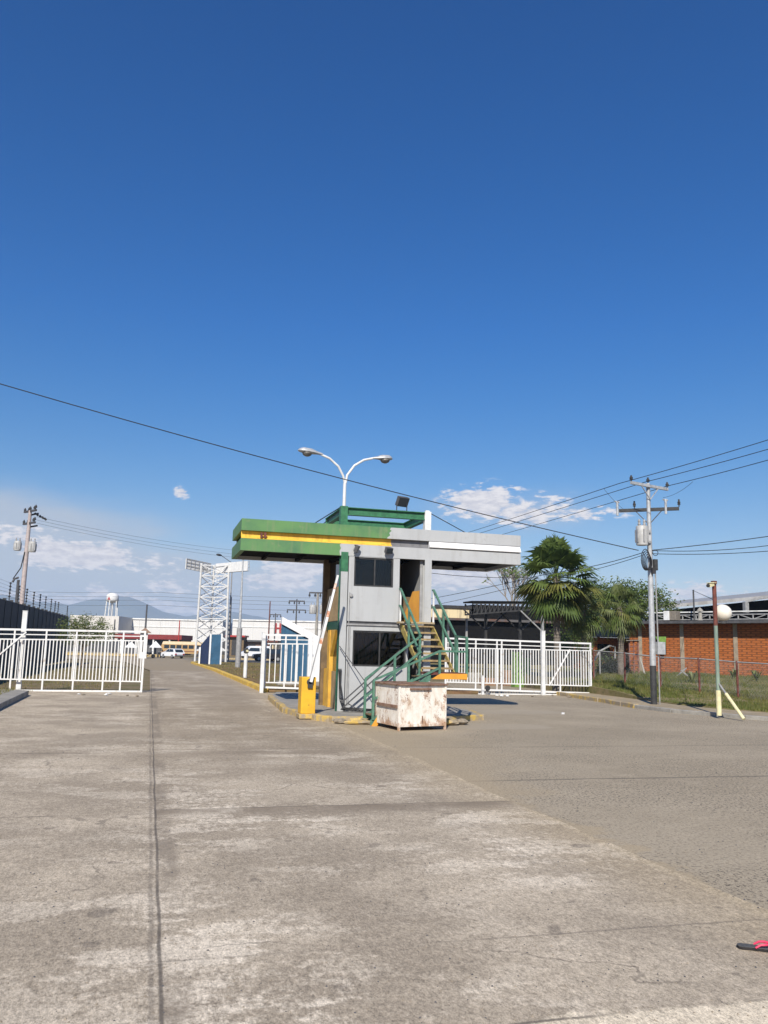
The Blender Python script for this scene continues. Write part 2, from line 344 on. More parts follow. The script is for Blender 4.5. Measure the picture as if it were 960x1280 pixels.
def asphalt_mat(name, c1, c2, stone, pit):
    m, t = newmat(name); geo = t.new('ShaderNodeNewGeometry'); co = geo.outputs['Position']
    big = t.noise(co, .3, 5, .6); mid = t.noise(co, 1.6, 5, .65, (1, 2, 1)); fine = t.noise(co, 46, 3, .75)
    chip = t.noise(co, 30, 3, .8, (1, .7, 1)); chip2 = t.noise(co, 21, 5, .8, (1, .75, 1)); reg = t.noise(co, .45, 4, .6)
    col = t.mix(t.ramp(big, .36, .62), c1, c2)
    col = t.mix(t.math('MULTIPLY', t.ramp(mid, .5, .66), .35), col, tuple(x*1.22 for x in c2))
    col = t.mix(t.math('MULTIPLY', t.ramp(fine, .50, .62), .5), col, stone)
    dots = t.math('MULTIPLY', t.math('SUBTRACT', 1.0, t.ramp(chip, .40, .48)), t.math('ADD', .6, t.math('MULTIPLY', t.ramp(reg, .38, .58), .65)))
    col = t.mix(t.math('MULTIPLY', dots, .82), col, pit)
    col = t.mix(t.math('MULTIPLY', t.math('SUBTRACT', 1.0, t.ramp(chip2, .30, .42)), .3), col, pit)
    sep = t.new('ShaderNodeSeparateXYZ'); t.link(co, sep.inputs[0])
    wy = t.math('ADD', sep.outputs[1], t.math('MULTIPLY', t.math('SUBTRACT', t.noise(co, .5, 5), .5), .25))
    ln = t.math('SUBTRACT', 1.0, t.ramp(t.math('ABSOLUTE', t.math('SUBTRACT', wy, 11.45)), .02, .07))
    ln2 = t.math('MULTIPLY', t.math('SUBTRACT', 1.0, t.ramp(t.math('ABSOLUTE', t.math('SUBTRACT', wy, 15.4)), .02, .10)), .5)
    col = t.mix(t.math('MULTIPLY', t.math('MAXIMUM', ln, ln2), .55), col, (.085,.072,.06))
    # old repair patches with a darker binder
    pv = t.new('ShaderNodeVectorMath', operation='ADD'); pn = t.new('ShaderNodeTexNoise'); t.link(co, pn.inputs['Vector']); pn.inputs['Scale'].default_value = 2.5; pn.inputs['Detail'].default_value = 5
    ps = t.new('ShaderNodeVectorMath', operation='SCALE'); t.link(pn.outputs['Color'], ps.inputs[0]); ps.inputs['Scale'].default_value = .5; t.link(co, pv.inputs[0]); t.link(ps.outputs[0], pv.inputs[1])
    pvo = t.new('ShaderNodeTexVoronoi'); t.link(pv.outputs[0], pvo.inputs['Vector']); pvo.inputs['Scale'].default_value = .28
    psc = t.new('ShaderNodeSeparateColor'); t.link(pvo.outputs['Color'], psc.inputs[0])
    col = t.mix(t.math('MULTIPLY', t.math('GREATER_THAN', psc.outputs[0], .66), .13), col, tuple(x*.55 for x in c1))
    # sand and cement dust dragged over from the slab
    dn = t.math('MULTIPLY', t.math('SUBTRACT', t.noise(co, .8, 7, .68), .5), 2.6)
    reach = t.math('ADD', .14, t.math('MULTIPLY', t.ramp(sep.outputs[1], 8.0, 17.0), 2.2))
    dust = t.math('SUBTRACT', 1.0, t.ramp(t.math('DIVIDE', t.math('ADD', t.math('SUBTRACT', sep.outputs[0], 4.4), dn), reach), .0, 1.3))
    col = t.mix(t.math('MULTIPLY', dust, .7), col, t.mix(t.ramp(fine, .4, .62), (.34,.27,.175), (.44,.352,.235)))
    # pale spill of mortar beside the booth island
    wob = t.math('MULTIPLY', t.math('SUBTRACT', t.noise(co, .9, 6, .7), .5), 1.6)
    dx = t.math('DIVIDE', t.math('SUBTRACT', sep.outputs[0], 8.4), 1.5); dy = t.math('DIVIDE', t.math('SUBTRACT', sep.outputs[1], 19.6), .9)
    rr = t.math('ADD', t.math('ADD', t.math('MULTIPLY', dx, dx), t.math('MULTIPLY', dy, dy)), wob)
    dx2 = t.math('DIVIDE', t.math('SUBTRACT', sep.outputs[0], 10.6), 2.2); dy2 = t.math('DIVIDE', t.math('SUBTRACT', sep.outputs[1], 24.2), 1.0)
    rr2 = t.math('ADD', t.math('ADD', t.math('MULTIPLY', dx2, dx2), t.math('MULTIPLY', dy2, dy2)), wob)
    sp = t.math('SUBTRACT', 1.0, t.ramp(t.math('MINIMUM', rr, rr2), .6, 1.0))
    col = t.mix(t.math('MULTIPLY', sp, .6), col, (.36,.31,.24))
    t.link(col, t.bsdf.inputs['Base Color']); t.bsdf.inputs['Roughness'].default_value = .92; t.bsdf.inputs['Specular IOR Level'].default_value = .2
    t.bump(t.math('ADD', fine, t.math('MULTIPLY', dots, -.4)), .35, .012); return m
M['lot'] = asphalt_mat('dusty_asphalt', (.325,.271,.195), (.37,.31,.226), (.52,.44,.325), (.095,.079,.062))
M['street'] = asphalt_mat('grey_street', (.105,.099,.092), (.14,.132,.122), (.17,.16,.148), (.08,.073,.066))
def soil_mat(name, a, b, c, scale=.8):
    m, t = newmat(name); geo = t.new('ShaderNodeNewGeometry'); co = geo.outputs['Position']
    n = t.noise(co, scale, 6, .65); n2 = t.noise(co, scale*5, 5, .65); n3 = t.noise(co, scale*30, 3, .7)
    col = t.mix(t.ramp(n, .38, .62), a, b); col = t.mix(t.math('MULTIPLY', t.ramp(n2, .48, .64), .7), col, c); col = t.mix(t.math('MULTIPLY', t.ramp(n3, .5, .7), .35), col, tuple(x*.5 for x in b))
    t.link(col, t.bsdf.inputs['Base Color']); t.bsdf.inputs['Roughness'].default_value = .95; t.bsdf.inputs['Specular IOR Level'].default_value = .1; t.bump(n2, .6, .05); return m
M['soil'] = soil_mat('dry_soil', (.22,.165,.105), (.14,.13,.06), (.28,.21,.14))
M['verge'] = soil_mat('grassy_soil', (.17,.155,.06), (.26,.20,.115), (.12,.125,.04), .6)
M['median'] = soil_mat('dry_median', (.21,.125,.07), (.15,.135,.055), (.27,.17,.10), .35)
M['hill'] = soil_mat('hazed_hill', (.17,.195,.175), (.20,.215,.18), (.22,.225,.185), .004)  # base colour paled and blued to imitate distance haze

# ------------------------------------------------------------------ ground
def sheet(name, pts, mat, kind='structure', thick=0):
    mb = MB()
    if thick: mb.prism([(x, y, z-thick) for x, y, z in pts], (0, 0, thick))
    else: mb.poly(pts)
    return tag(mb.build(name, mat, base=(0,0,0), up=not thick), kind=kind)
mb = MB()
S = 5200
ys = [-S, 60, 100, S]
for i in range(3):
    a, b = ys[i], ys[i+1]
    mb.add([(-S,a,zg(a)-.05),(S,a,zg(a)-.05),(S,b,zg(b)-.05),(-S,b,zg(b)-.05)], [(0,1,2,3)])
tag(mb.build('ground', M['soil'], base=(0,0,0), up=True), kind='structure')
mb = MB()
ed = [4.42+.03*math.sin(y*.5)+.015*math.sin(y*2.3+1)+.03*random.uniform(-1,1) for y in np.linspace(-6, 34, 81)]
pts = [(-9,-6,.004)]+[(x, y, .004) for x, y in zip(ed, np.linspace(-6, 34, 81))]
mb.poly(pts+[(4.5,60,.004),(.12,60,.004),(.12,34.2,.004),(-1.2,34.0,.004),(-1.2,33.5,.004),(-9,33.5,.004)])
tag(mb.build('concrete_road', M['slab'], base=(0,0,0), up=True), kind='structure')
sheet('asphalt_lot', [(-9,-8,0),(60,-8,0),(60,20,0),(22,22,0),(17.0,25.5,0),(17.4,34,0),(30,36,0),(30,47,0),(13,47,0),(13,34.2,0),(-9,34.2,0)], M['lot'])
mb = MB()
mb.add([(.1,59.98,.006),(4.6,59.98,.006),(4.6,60,.006),(.1,60,.006),(5.2,100,zg(100)),(-2.5,100,zg(100)),(8,112,zg(112)),(-6,112,zg(112))], [(0,1,2,3),(3,2,4,5),(5,4,6,7)])
mb.add([(-400,111.99,-.345),(400,111.99,-.345),(400,139,-.345),(-400,139,-.345)], [(0,1,2,3)])
tag(mb.build('street', M['street'], base=(0,0,0), up=True), kind='structure')

# kerbs as swept boxes along polylines
def kerb(name, pts, w, h, mat, kind='structure', jitter=.0):
    mb = MB(); pts = [Vector(p) for p in pts]
    for a, b in zip(pts[:-1], pts[1:]):
        L = (b-a).length; k = max(1, int(L/1.0))
        for i in range(k):
            p = a.lerp(b, (i+.004)/k); q = a.lerp(b, (i+.996)/k); o = Vector((random.uniform(-jitter,jitter), random.uniform(-jitter,jitter), random.uniform(-jitter,jitter)*.5))
            mb.beam(p+o+Vector((0,0,h/2-.04)), q+o+Vector((0,0,h/2-.04)), w, h+.08)
    return tag(mb.build(name, mat, base=(0,0,0), bevel=.02), kind=kind)
# median beyond the gates
mb = MB()
for (a, b) in ((33.9, 60), (60, 100), (100, 104)):
    mb.prism([(4.62,a,zg(a)-.3),(13.5,a,zg(a)-.3),(13.5,b,zg(b)-.3),(4.62+(.5 if b>100 else 0),b,zg(b)-.3)], (0,0,.43))
tag(mb.build('median', M['median'], base=(0,0,0)), kind='structure')
kerb('yellow_kerb', [(4.5,33.8,0),(4.5,60,0),(4.75,100,zg(100)),(5.6,104,zg(104)),(8,105.5,zg(105))], .26, .18, M['kerb_yellow'], jitter=.015)
# booth island
isl = [(4.15,21.2),(4.4,20.75),(6.2,20.62),(7.2,20.7),(8.6,21.4),(8.9,23),(8.6,29),(7,31.5),(4.6,31.6),(4.1,29.5),(3.72,23.5)]
mb = MB(); mb.prism([(x, y, -.05) for x, y in isl], (0, 0, .19))
tag(mb.build('island', M['conc'], base=(0,0,0), bevel=.03), kind='structure')
kp = [Vector((x, y, 0)) for x, y in isl]
kerb('kerb', [kp[9], kp[10], kp[0], kp[1], kp[2], kp[3], kp[4], kp[5]], .17, .15, M['yellow_dirty'], jitter=.02)

# left sidewalk slab with a broken end, by the left gate
mb = MB(); mb.prism([(-9,17,-.1),(-4.6,17,-.1),(-3.62,23.4,-.1),(-3.75,30.4,-.1),(-4.1,30.9,-.1),(-9,31,-.1)], (0,0,.27))
tag(mb.build('sidewalk', M['conc'], base=(0,0,0), bevel=.02), kind='structure')
# right footpath, kerb and verge
kr = [Vector((17.35,34.6,0)), Vector((16.75,29.5,0)), Vector((16.2,26.1,0)), Vector((16.35,24.2,0)), Vector((17.2,21.8,0)), Vector((19.5,18,0)), Vector((24,10,0))]
kerb('yellow_kerb', kr[:3], .2, .14, M['yellow_dirty'], jitter=.015)
kerb('kerb', kr[2:], .2, .12, M['conc'], jitter=.015)
mb = MB()
inner = [Vector((18.9,35.5,.10)), Vector((18.5,30,.10)), Vector((18.1,26.8,.10)), Vector((18.3,24.9,.10)), Vector((19.2,22.4,.10)), Vector((21.5,18.5,.1)), Vector((26,10.5,.1))]
for i in range(6):
    a, b, c, d = kr[i]+Vector((.08,0,.10)), kr[i+1]+Vector((.08,0,.10)), inner[i+1], inner[i]
    mb.add([a,b,c,d], [(0,1,2,3)])
tag(mb.build('footpath', pm('dusty_path', (.40,.32,.21), (.30,.24,.155), 1.5, .95, bump=.3, fine=.3), base=(0,0,0), up=True), kind='structure')
# verge: rises gently to the brick wall
def verge_z(x, y):
    # distance past the footpath towards the wall
    t = min(1, max(0, (x*math.sin(YAW)+y*math.cos(YAW)-28)/20.)); return .10+.62*t*t*(3-2*t)+.04*math.sin(x*1.3)*math.sin(y*.9+1)
mb = MB(); NXg, NYg = 46, 40
vx = np.linspace(17.2, 75, NXg); vy = np.linspace(9.5, 75, NYg)
def near_edge(y):
    for i in range(6):
        a, b = inner[i], inner[i+1]
        if b.y <= y <= a.y: return a.x+(b.x-a.x)*(a.y-y)/(a.y-b.y)
    return 18.9
vs = []; fs = []
for j in range(NYg):
    y = vy[j]; x0 = near_edge(y)-.03
    for i in range(NXg):
        x = x0+(75-x0)*(i/(NXg-1))**1.5; vs.append((x, y, verge_z(x, y)+.004))
for j in range(NYg-1):
    for i in range(NXg-1):
        a = j*NXg+i; fs.append((a, a+1, a+NXg+1, a+NXg))
for j in range(NYg-1):
    a, b = vs[j*NXg], vs[(j+1)*NXg]; vs += [(a[0],a[1],-.1),(b[0],b[1],-.1)]; k_ = len(vs); fs.append((j*NXg, (j+1)*NXg, k_-1, k_-2))
mb.add(vs, fs)
tag(mb.build('verge', M['verge'], base=(0,0,0), smooth=True, up=True), kind='structure')

# grass blades
def blades(n, sampler, h0, h1, mats, name, width=.012, lean=.5):
    V = np.zeros((n*3, 3)); mi = np.zeros(n, dtype=int); k = 0
    P = np.array([sampler() for _ in range(n)])
    ang = rng.uniform(0, 2*PI, n); h = rng.uniform(h0, h1, n)*P[:, 3]; la = rng.uniform(0, 2*PI, n); ll = rng.uniform(0, lean, n)*h
    w = width*(.6+.8*rng.random(n))
    V[0::3, 0] = P[:,0]-np.cos(ang)*w; V[0::3, 1] = P[:,1]-np.sin(ang)*w; V[0::3, 2] = P[:,2]-.01
    V[1::3, 0] = P[:,0]+np.cos(ang)*w; V[1::3, 1] = P[:,1]+np.sin(ang)*w; V[1::3, 2] = P[:,2]-.01
    V[2::3, 0] = P[:,0]+np.cos(la)*ll; V[2::3, 1] = P[:,1]+np.sin(la)*ll; V[2::3, 2] = P[:,2]+h
    me = bpy.data.meshes.new(name); me.from_pydata([tuple(v) for v in V], [], [(3*i, 3*i+1, 3*i+2) for i in range(n)])
    for m in mats: me.materials.append(m)
    q = np.array([math.sin(a*.55+1.3)*math.cos(b*.45)+.5*math.sin(a*1.9)*math.sin(b*1.6) for a, b in P[:, :2]])
    mi = np.clip((rng.random(n)*1.6+q*.7+.0).astype(int), 0, len(mats)-1)
    me.polygons.foreach_set('material_index', mi)
    o = bpy.data.objects.new(name, me); COL.objects.link(o); return tag(o, kind='stuff')
def leafmat(name, c, c2=None, rough=.5, transl=.36):
    m, t = newmat(name); co = t.new('ShaderNodeTexCoord').outputs['Object']; n = t.noise(co, 3.5, 3)
    col = t.mix(t.ramp(n, .35, .65), c, c2 or tuple(x*.65 for x in c)); t.link(col, t.bsdf.inputs['Base Color'])
    t.bsdf.inputs['Roughness'].default_value = rough; t.bsdf.inputs['Specular IOR Level'].default_value = .3
    tr = t.new('ShaderNodeBsdfTranslucent'); t.link(col, tr.inputs[0]); mx = t.new('ShaderNodeMixShader'); mx.inputs[0].default_value = transl
    t.link(t.bsdf.outputs[0], mx.inputs[1]); t.link(tr.outputs[0], mx.inputs[2]); t.link(mx.outputs[0], t.out.inputs[0]); return m
gm = [leafmat('grass_green', (.15,.18,.04)), leafmat('grass_olive', (.25,.235,.07)), leafmat('grass_dry', (.38,.30,.14))]
def s_verge():
    while True:
        y = random.uniform(20, 58); x0 = near_edge(y)
        x = x0+.1+random.random()**1.3*(32); d = x*AF[0]+y*AF[1]
        r = x*AR[0]+y*AR[1]
        if d < 20 or d > 56 or abs(r/d) > .52 or r/d < .2: continue
        q = math.sin(x*.7)*math.sin(y*.6+.5)+.4*math.sin(x*2.1+y)
        if q < -.5 and random.random() < .8: continue
        e = min(1, (x-x0)/1.2)
        return (x, y, verge_z(x, y), .35+.65*e*random.random()+.25*max(0, q))
blades(80000, s_verge, .05, .21, gm, 'grass', .014)
def s_left():
    if random.random() < .4:
        x = random.uniform(-8.5,-3.9); y = random.uniform(27, 33.2); return (x, y, .17 if y < 30.8 and x < -4.2 else 0, .4)
    x = random.uniform(-8,-1.4); y = random.uniform(33.6, 60); return (x, y, -.05, .6*random.random()+.1)
blades(9000, s_left, .06, .30, [gm[1], gm[2]], 'grass', .012)
def s_med():
    x = random.uniform(4.75, 13.4); y = random.uniform(34.2, 103); return (x, y, zg(y)+.13, .25+.5*random.random())
blades(9000, s_med, .06, .22, [gm[1], gm[2]], 'grass', .02)

# ------------------------------------------------------------------ hills
def ridge(name, d, pts, mat, back):
    mb = MB(); us = np.linspace(-700, 1700, 161); N = len(us)
    def top(u):
        return np.interp(u, [p[0] for p in pts], [p[1] for p in pts])
    rows = 7; vs = []; fs = []
    for r in range(rows):
        f = r/(rows-1)
        for u in us:
            hor = 799.7+u*.02396
            hgt = max(0., (hor-top(u)))*d/FPX
            hgt *= 1+.0
            h = hgt*math.sin(f*PI*.5)+(6*random.uniform(-1, 1)*(d/4000) if 0 < r else -30)
            p = at(u, 812, d+back*f-back); vs.append((p.x, p.y, max(h, -30)))
    for r in range(rows-1):
        for i in range(N-1):
            a = r*N+i; fs.append((a, a+1, a+N+1, a+N))
    mb.add(vs, fs); o = mb.build(name, mat, base=(0,0,0), smooth=True); return tag(o, kind='structure')
ridge('mountains', 4300, [(-700,775),(-200,752),(0,744),(40,752),(80,757),(110,750),(150,746),(172,752),(200,766),(225,771),(250,769),(285,764),(310,770),(345,776),(420,782),(480,790),(700,800),(1700,825)], M['hill'], 1200)

# ------------------------------------------------------------------ guard booth
YF, YB = 22.4, 24.95         # front and back of the canopy
XL, XR = 2.15, 10.22         # canopy ends
ZB, ZT = 4.30, 5.155
WX0, WX1 = 5.12, 7.40        # room
booth = thing('guard_booth', (6.2, 23.6, .14), 'two-storey grey guard booth under a wide flat canopy painted half green, half grey', 'guard booth')
gw, grn = M['grey_wall'], M['green']
def zy(z, pro=0): return (YF-pro, z)
# fascia: left green length, right grey length
JX = 6.29
g = .118
# upper band
mb = MB()
jag = [(JX, ZT), (JX-.03, 5.10), (JX+.02, 5.06), (JX-.05, 5.0), (JX-.02, 4.93), (JX-.1, 4.87), (JX-.1, 4.84)]
mb.prism([(XL, YF, 4.84), (XL, YF, ZT)]+[(x, YF, z) for x, z in jag], (0, .12, 0))
mb.prism([(XL, YF+.12, 4.84), (XL, YB, 4.84), (XL, YB, ZT), (XL, YF+.12, ZT)], (.12, 0, 0))
lb = [(4.87, 4.625), (4.84, 4.58), (4.88, 4.5), (4.84, 4.42), (4.86, ZB)]
mb.prism([(XL, YF, ZB), (XL, YF, 4.625)]+[(x, YF, z) for x, z in lb], (0, .12, 0))
mb.prism([(XL, YF+.12, ZB), (XL, YB, ZB), (XL, YB, 4.625), (XL, YF+.12, 4.625)], (.12, 0, 0))
mb.build('green_fascia', grn, booth)
mb = MB()   # yellow sloping groove on the green half
mb.prism([(XL+.01, YF+g, 4.837), (XL+.01, YF+g, 4.705), (XL+.01, YF+.002, 4.628), (XL+.01, YF+.12, 4.628), (XL+.01, YF+.12, 4.837)], (JX+.03-XL, 0, 0))
mb.prism([(XL+g, YF+.122, 4.837), (XL+g, YF+.122, 4.735), (XL+.002, YF+.122, 4.628), (XL+.118, YF+.122, 4.628), (XL+.118, YF+.122, 4.837)], (0, YB-YF-.2, 0))
mb.build('yellow_stripe', M['fyellow'], booth)
mb = MB()
mb.prism([(x, YF, z) for x, z in jag[::-1]]+[(XR, YF, ZT), (XR, YF, 4.84)], (0, .12, 0), 0)
mb.prism([(x, YF, z) for x, z in lb[::-1]]+[(XR, YF, 4.625), (XR, YF, ZB)], (0, .12, 0), 0)
mb.box((XR-.12, YF+.12, ZB), (XR, YB, 4.625)); mb.box((XR-.12, YF+.12, 4.84), (XR, YB, ZT)); mb.box((XR-.13, YF+.12, 4.625), (XR-.01, YB, 4.84))
mb.box((XL+.12, YB-.12, ZB), (XR-.12, YB, ZT))
mb.build('grey_fascia', gw, booth)
mb = MB(); mb.prism([(JX+.04, YF+g, 4.837), (JX+.04, YF+g, 4.68), (JX+.04, YF+.002, 4.628), (JX+.04, YF+.12, 4.628), (JX+.04, YF+.12, 4.837)], (7.42-JX-.04, 0, 0)); mb.build('grey_groove', M['groove'], booth)
mb = MB(); mb.prism([(7.425, YF+.02, 4.80), (7.425, YF-.05, 4.68), (7.425, YF-.05, 4.66), (7.425, YF+.10, 4.628), (7.425, YF+.10, 4.837), (7.425, YF+.02, 4.837)], (XR-7.43, 0, 0)); mb.build('white_stripe', M['stripewhite'], booth)
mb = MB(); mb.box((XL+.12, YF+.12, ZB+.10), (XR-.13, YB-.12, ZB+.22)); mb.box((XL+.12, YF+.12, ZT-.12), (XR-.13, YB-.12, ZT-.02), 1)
for x in np.arange(XL+.9, XR-.3, 1.0):
    mb.box((x-.04, YF+.12, ZB+.01), (x+.04, YB-.12, ZB+.097))
mb.build('soffit', [M['black'], M['conc']], booth)
for u_ in (327, 331.5):
    q_ = FY(u_, 669, YF-.01); mb = MB(); mb.box((q_.x-.03, YF-.02, q_.z-.07), (q_.x+.03, YF+.03, q_.z+.07)); mb.build('conduit_stub', M['rustred'], booth)
# walls -------------------------------------------------------
t = .12; yw = YF+.012
def wall_front(mb, x0, x1, z0, z1, holes):
    """wall of thickness t with rectangular openings"""
    xs = sorted({x0, x1}|{h[0] for h in holes}|{h[1] for h in holes}); zs = sorted({z0, z1}|{h[2] for h in holes}|{h[3] for h in holes})
    for a, b in zip(xs[:-1], xs[1:]):
        run = None
        for c, d in zip(zs[:-1], zs[1:]):
            cx, cz = (a+b)/2, (c+d)/2
            solid = not any(h[0] < cx < h[1] and h[2] < cz < h[3] for h in holes)
            if solid:
                if run and abs(run[1]-c) < 1e-6: run[1] = d
                else:
                    if run: mb.box((a, yw, run[0]), (b, yw+t, run[1]))
                    run = [c, d]
        if run: mb.box((a, yw, run[0]), (b, yw+t, run[1]))
mb = MB()
wall_front(mb, 5.12, 6.57, 2.53, ZB+.01, [(5.27, 6.39, 3.48, 4.28)])
wall_front(mb, 5.12, 7.29, .14, 2.42, [(5.29, 6.80, 1.32, 2.28), (6.86, 7.29, .14, 2.28)])
mb.build('front_wall', gw, booth)
mb = MB(); mb.box((5.10, YF-.03, 2.415), (7.45, YF+.3, 2.46), 0); mb.box((5.13, YF+.14, 2.42), (7.45, YB-.1, 2.53), 0); mb.box((5.1, YF+.05, 2.461), (6.57, YF+.14, 2.529), 1); mb.build('floor_slab', [M['grey'], M['dkgrey']], booth)
def window(x0, x1, z0, z1, split):
    f = MB(); w = .045; y0, y1 = yw+.03, yw+.09
    f.box((x0, y0, z0), (x0+w, y1, z1)); f.box((x1-w, y0, z0), (x1, y1, z1)); f.box((x0+w, y0, z0), (x1-w, y1, z0+w)); f.box((x0+w, y0, z1-w), (x1-w, y1, z1))
    f.box((split-.02, y0, z0+w), (split+.02, y1, z1-w))
    fo = f.build('window', M['dark'], booth)
    p = MB(); p.box((x0+w, yw+.055, z0+w), (split-.02, yw+.065, z1-w)); p.box((split+.02, yw+.065, z0+w), (x1-w, yw+.075, z1-w)); p.build('pane', M['pane'], fo)
window(5.27, 6.39, 3.48, 4.28, 5.86)
window(5.29, 6.80, 1.32, 2.28, 6.05)
# worn curtains, brown furniture and a pale panel seen through the panes
def curtain(x0, x1, z0, z1, y, mat, waves):
    c = MB(); n = 48; vs = []; fs = []
    for i in range(n+1):
        x = x0+(x1-x0)*i/n; yy = y+.03*math.sin(i/n*waves*2*PI)+.012*math.sin(i*1.7)
        vs += [(x, yy, z0+.02*math.sin(i*.9)), (x, yy, z1)]
    for i in range(n): fs.append((2*i, 2*i+2, 2*i+3, 2*i+1))
    c.add(vs, fs); c.build('curtain', mat, booth, smooth=True, fix=False)
CM = pm('dark_curtain', (.085,.085,.095), (.05,.05,.055), 5, .9)
curtain(5.34, 6.42, 1.36, 2.26, yw+.34, CM, 9)
curtain(5.90, 6.36, 3.52, 4.26, yw+.36, pm('grey_curtain', (.12,.125,.13), (.07,.075,.08), 5, .9), 5)
c_ = MB(); c_.box((6.45, yw+.5, 1.2), (6.78, yw+.8, 1.85)); c_.build('room_box', M['brown'], booth)
c_ = MB(); c_.box((5.35, yw+.9, 3.3), (5.72, yw+1.1, 4.02)); c_.build('room_box', pm('pale_light_panel', (.22,.25,.27), (.16,.18,.2)), booth)  # added pale panel imitates light showing through from the back window
# back wall, right wall
mb = MB(); mb.box((5.05, YB-.22, .14), (7.40, YB-.1, ZB+.1)); mb.build('back_wall', M['tan'], booth)
mb = MB(); mb.box((7.30, YF+.25, .14), (7.40, YB-.22, ZB+.1)); mb.build('right_wall', gw, booth)
# left wall: lower panel, upper panel, recessed glazing, yellow gusset
XW = 5.0
for b0, b1 in (((XW, YF+.22, 2.55), (XW+.1, YB-.28, 3.5)), ((XW, YF+.22, .14), (XW+.1, YF+1.3, 1.15))):
    mb = MB(); mb.box(b0, b1); mb.build('side_panel', M['tan'], booth)
mb = MB(); mb.box((XW+.012, YF+.22, 2.3), (XW+.10, YB-.28, 2.549)); mb.build('green_band', M['dkgreen'], booth)
for b0, b1 in (((XW+.06, YF+.23, 3.5), (XW+.08, YB-.28, ZB+.1)), ((XW+.06, YF+.23, 1.15), (XW+.08, YB-.28, 2.3))):
    mb = MB(); mb.box(b0, b1); mb.build('side_glazing', M['glass'], booth)
mb = MB(); mb.box((XW-.05, YF+1.45, .14), (XW+.11, YF+1.75, 2.3)); mb.prism([(XW-.03, YF+1.45, 2.3), (XW-.03, YF+1.45, 1.55), (XW-.03, YF+1.1, 1.95), (XW-.03, YF+.8, 2.3)], (.1, 0, 0)); mb.box((XW-.03, YF+1.76, .14), (XW+.10, YB-.30, 1.2)); mb.build('yellow_side_column', M['yellow'], booth)
mb = MB(); mb.box((XW-.12, YB-.28, .14), (XW+.14, YB-.1, ZB+.1)); mb.build('rear_column', M['brown'], booth)
# front columns: H sections standing at the corners, running on above the roof
def hcol(mb, x, y, z0, z1, w=.20, m=0):
    mb.box((x-w/2, y-.10, z0), (x+w/2, y-.08, z1), m); mb.box((x-w/2, y+.08, z0), (x+w/2, y+.10, z1), m); mb.box((x-.012, y-.08, z0), (x+.012, y+.08, z1), m)
mb = MB(); hcol(mb, 4.99, YF+.09, .14, 3.86); mb.build('steel_column', gw, booth)
mb = MB(); hcol(mb, 4.99, YF+.09, 3.86, ZB+.1, m=0); mb.build('steel_column_head', M['steelgreen'], booth)
mb = MB(); hcol(mb, 7.40, YF+.09, .14, ZB+.02); mb.build('steel_column', gw, booth)
mb = MB(); mb.box((4.86, YF-.025, .14), (4.90, YF+.03, 2.4)); mb.tube([(4.865, YF-.03, .1), (4.865, YF-.03, 4.2)], .022, 8); mb.build('drain_pipe', M['dkgreen'], booth)
# roof frame
mb = MB(); mb.box((4.87, YF+.13, ZT-.3), (5.07, YF+.33, 5.70)); mb.build('roof_post', M['steelgreen'], booth)
mb = MB(); mb.box((7.33, YF+.13, ZT-.3), (7.51, YF+.33, 5.70)); mb.box((7.36, YF+.17, 5.70), (7.47, YF+.28, 5.74)); mb.build('roof_post', M['white_dirty'], booth)
mb = MB()
mb.ibeam((5.07, YF+.23, 5.57), (7.33, YF+.23, 5.57), .16, .22)
for x in (4.97, 7.42): mb.ibeam((x, YF+.33, 5.57), (x, YB-.2, 5.57), .14, .22)
mb.ibeam((4.90, YB-.12, 5.57), (7.49, YB-.12, 5.57), .14, .22)
for x in (4.97, 7.42): mb.box((x-.05, YB-.16, ZT-.02), (x+.05, YB-.06, 5.458))
mb.build('roof_beam', M['steelgreen'], booth)
for pts_, r_ in (([(4.92, YF+.2, 5.70), (4.1, YB-.1, ZT+.02)], .014), ([(4.92, YF+.2, 5.62), (4.45, YB-.1, ZT+.02)], .012), ([(7.5, YF+.23, 5.68), (8.9, YF+.6, ZT)], .012)):
    mb = MB(); mb.tube(pts_, r_, 6); mb.build('stay_wire', M['cable'], booth)
# door leaf and inside of the upper room
mb = MB(); mb.box((6.62, yw+.95, 2.54), (7.28, yw+.97, 3.3)); mb.build('inner_partition', M['brown'], booth)
mb = MB(); mb.box((7.21, yw+.125, 2.54), (7.285, yw+.18, ZB)); mb.build('door_frame', M['grey'], booth)
dr = MB(); dr.prism([(6.84, yw+.62, 2.55), (7.20, yw+.15, 2.55), (7.20, yw+.15, 3.44), (7.06, yw+.33, 3.42)], (.03, .02, 0)); dr.build('door', M['doorwood'], booth)  # only the sunlit part of the leaf, left edge cut along the shadow line
mb = MB(); mb.box((6.75, yw+1.4, 3.2), (7.0, yw+1.42, 4.15)); mb.build('curtain', pm('old_curtain', (.10,.11,.12), (.07,.06,.05), 8), booth)
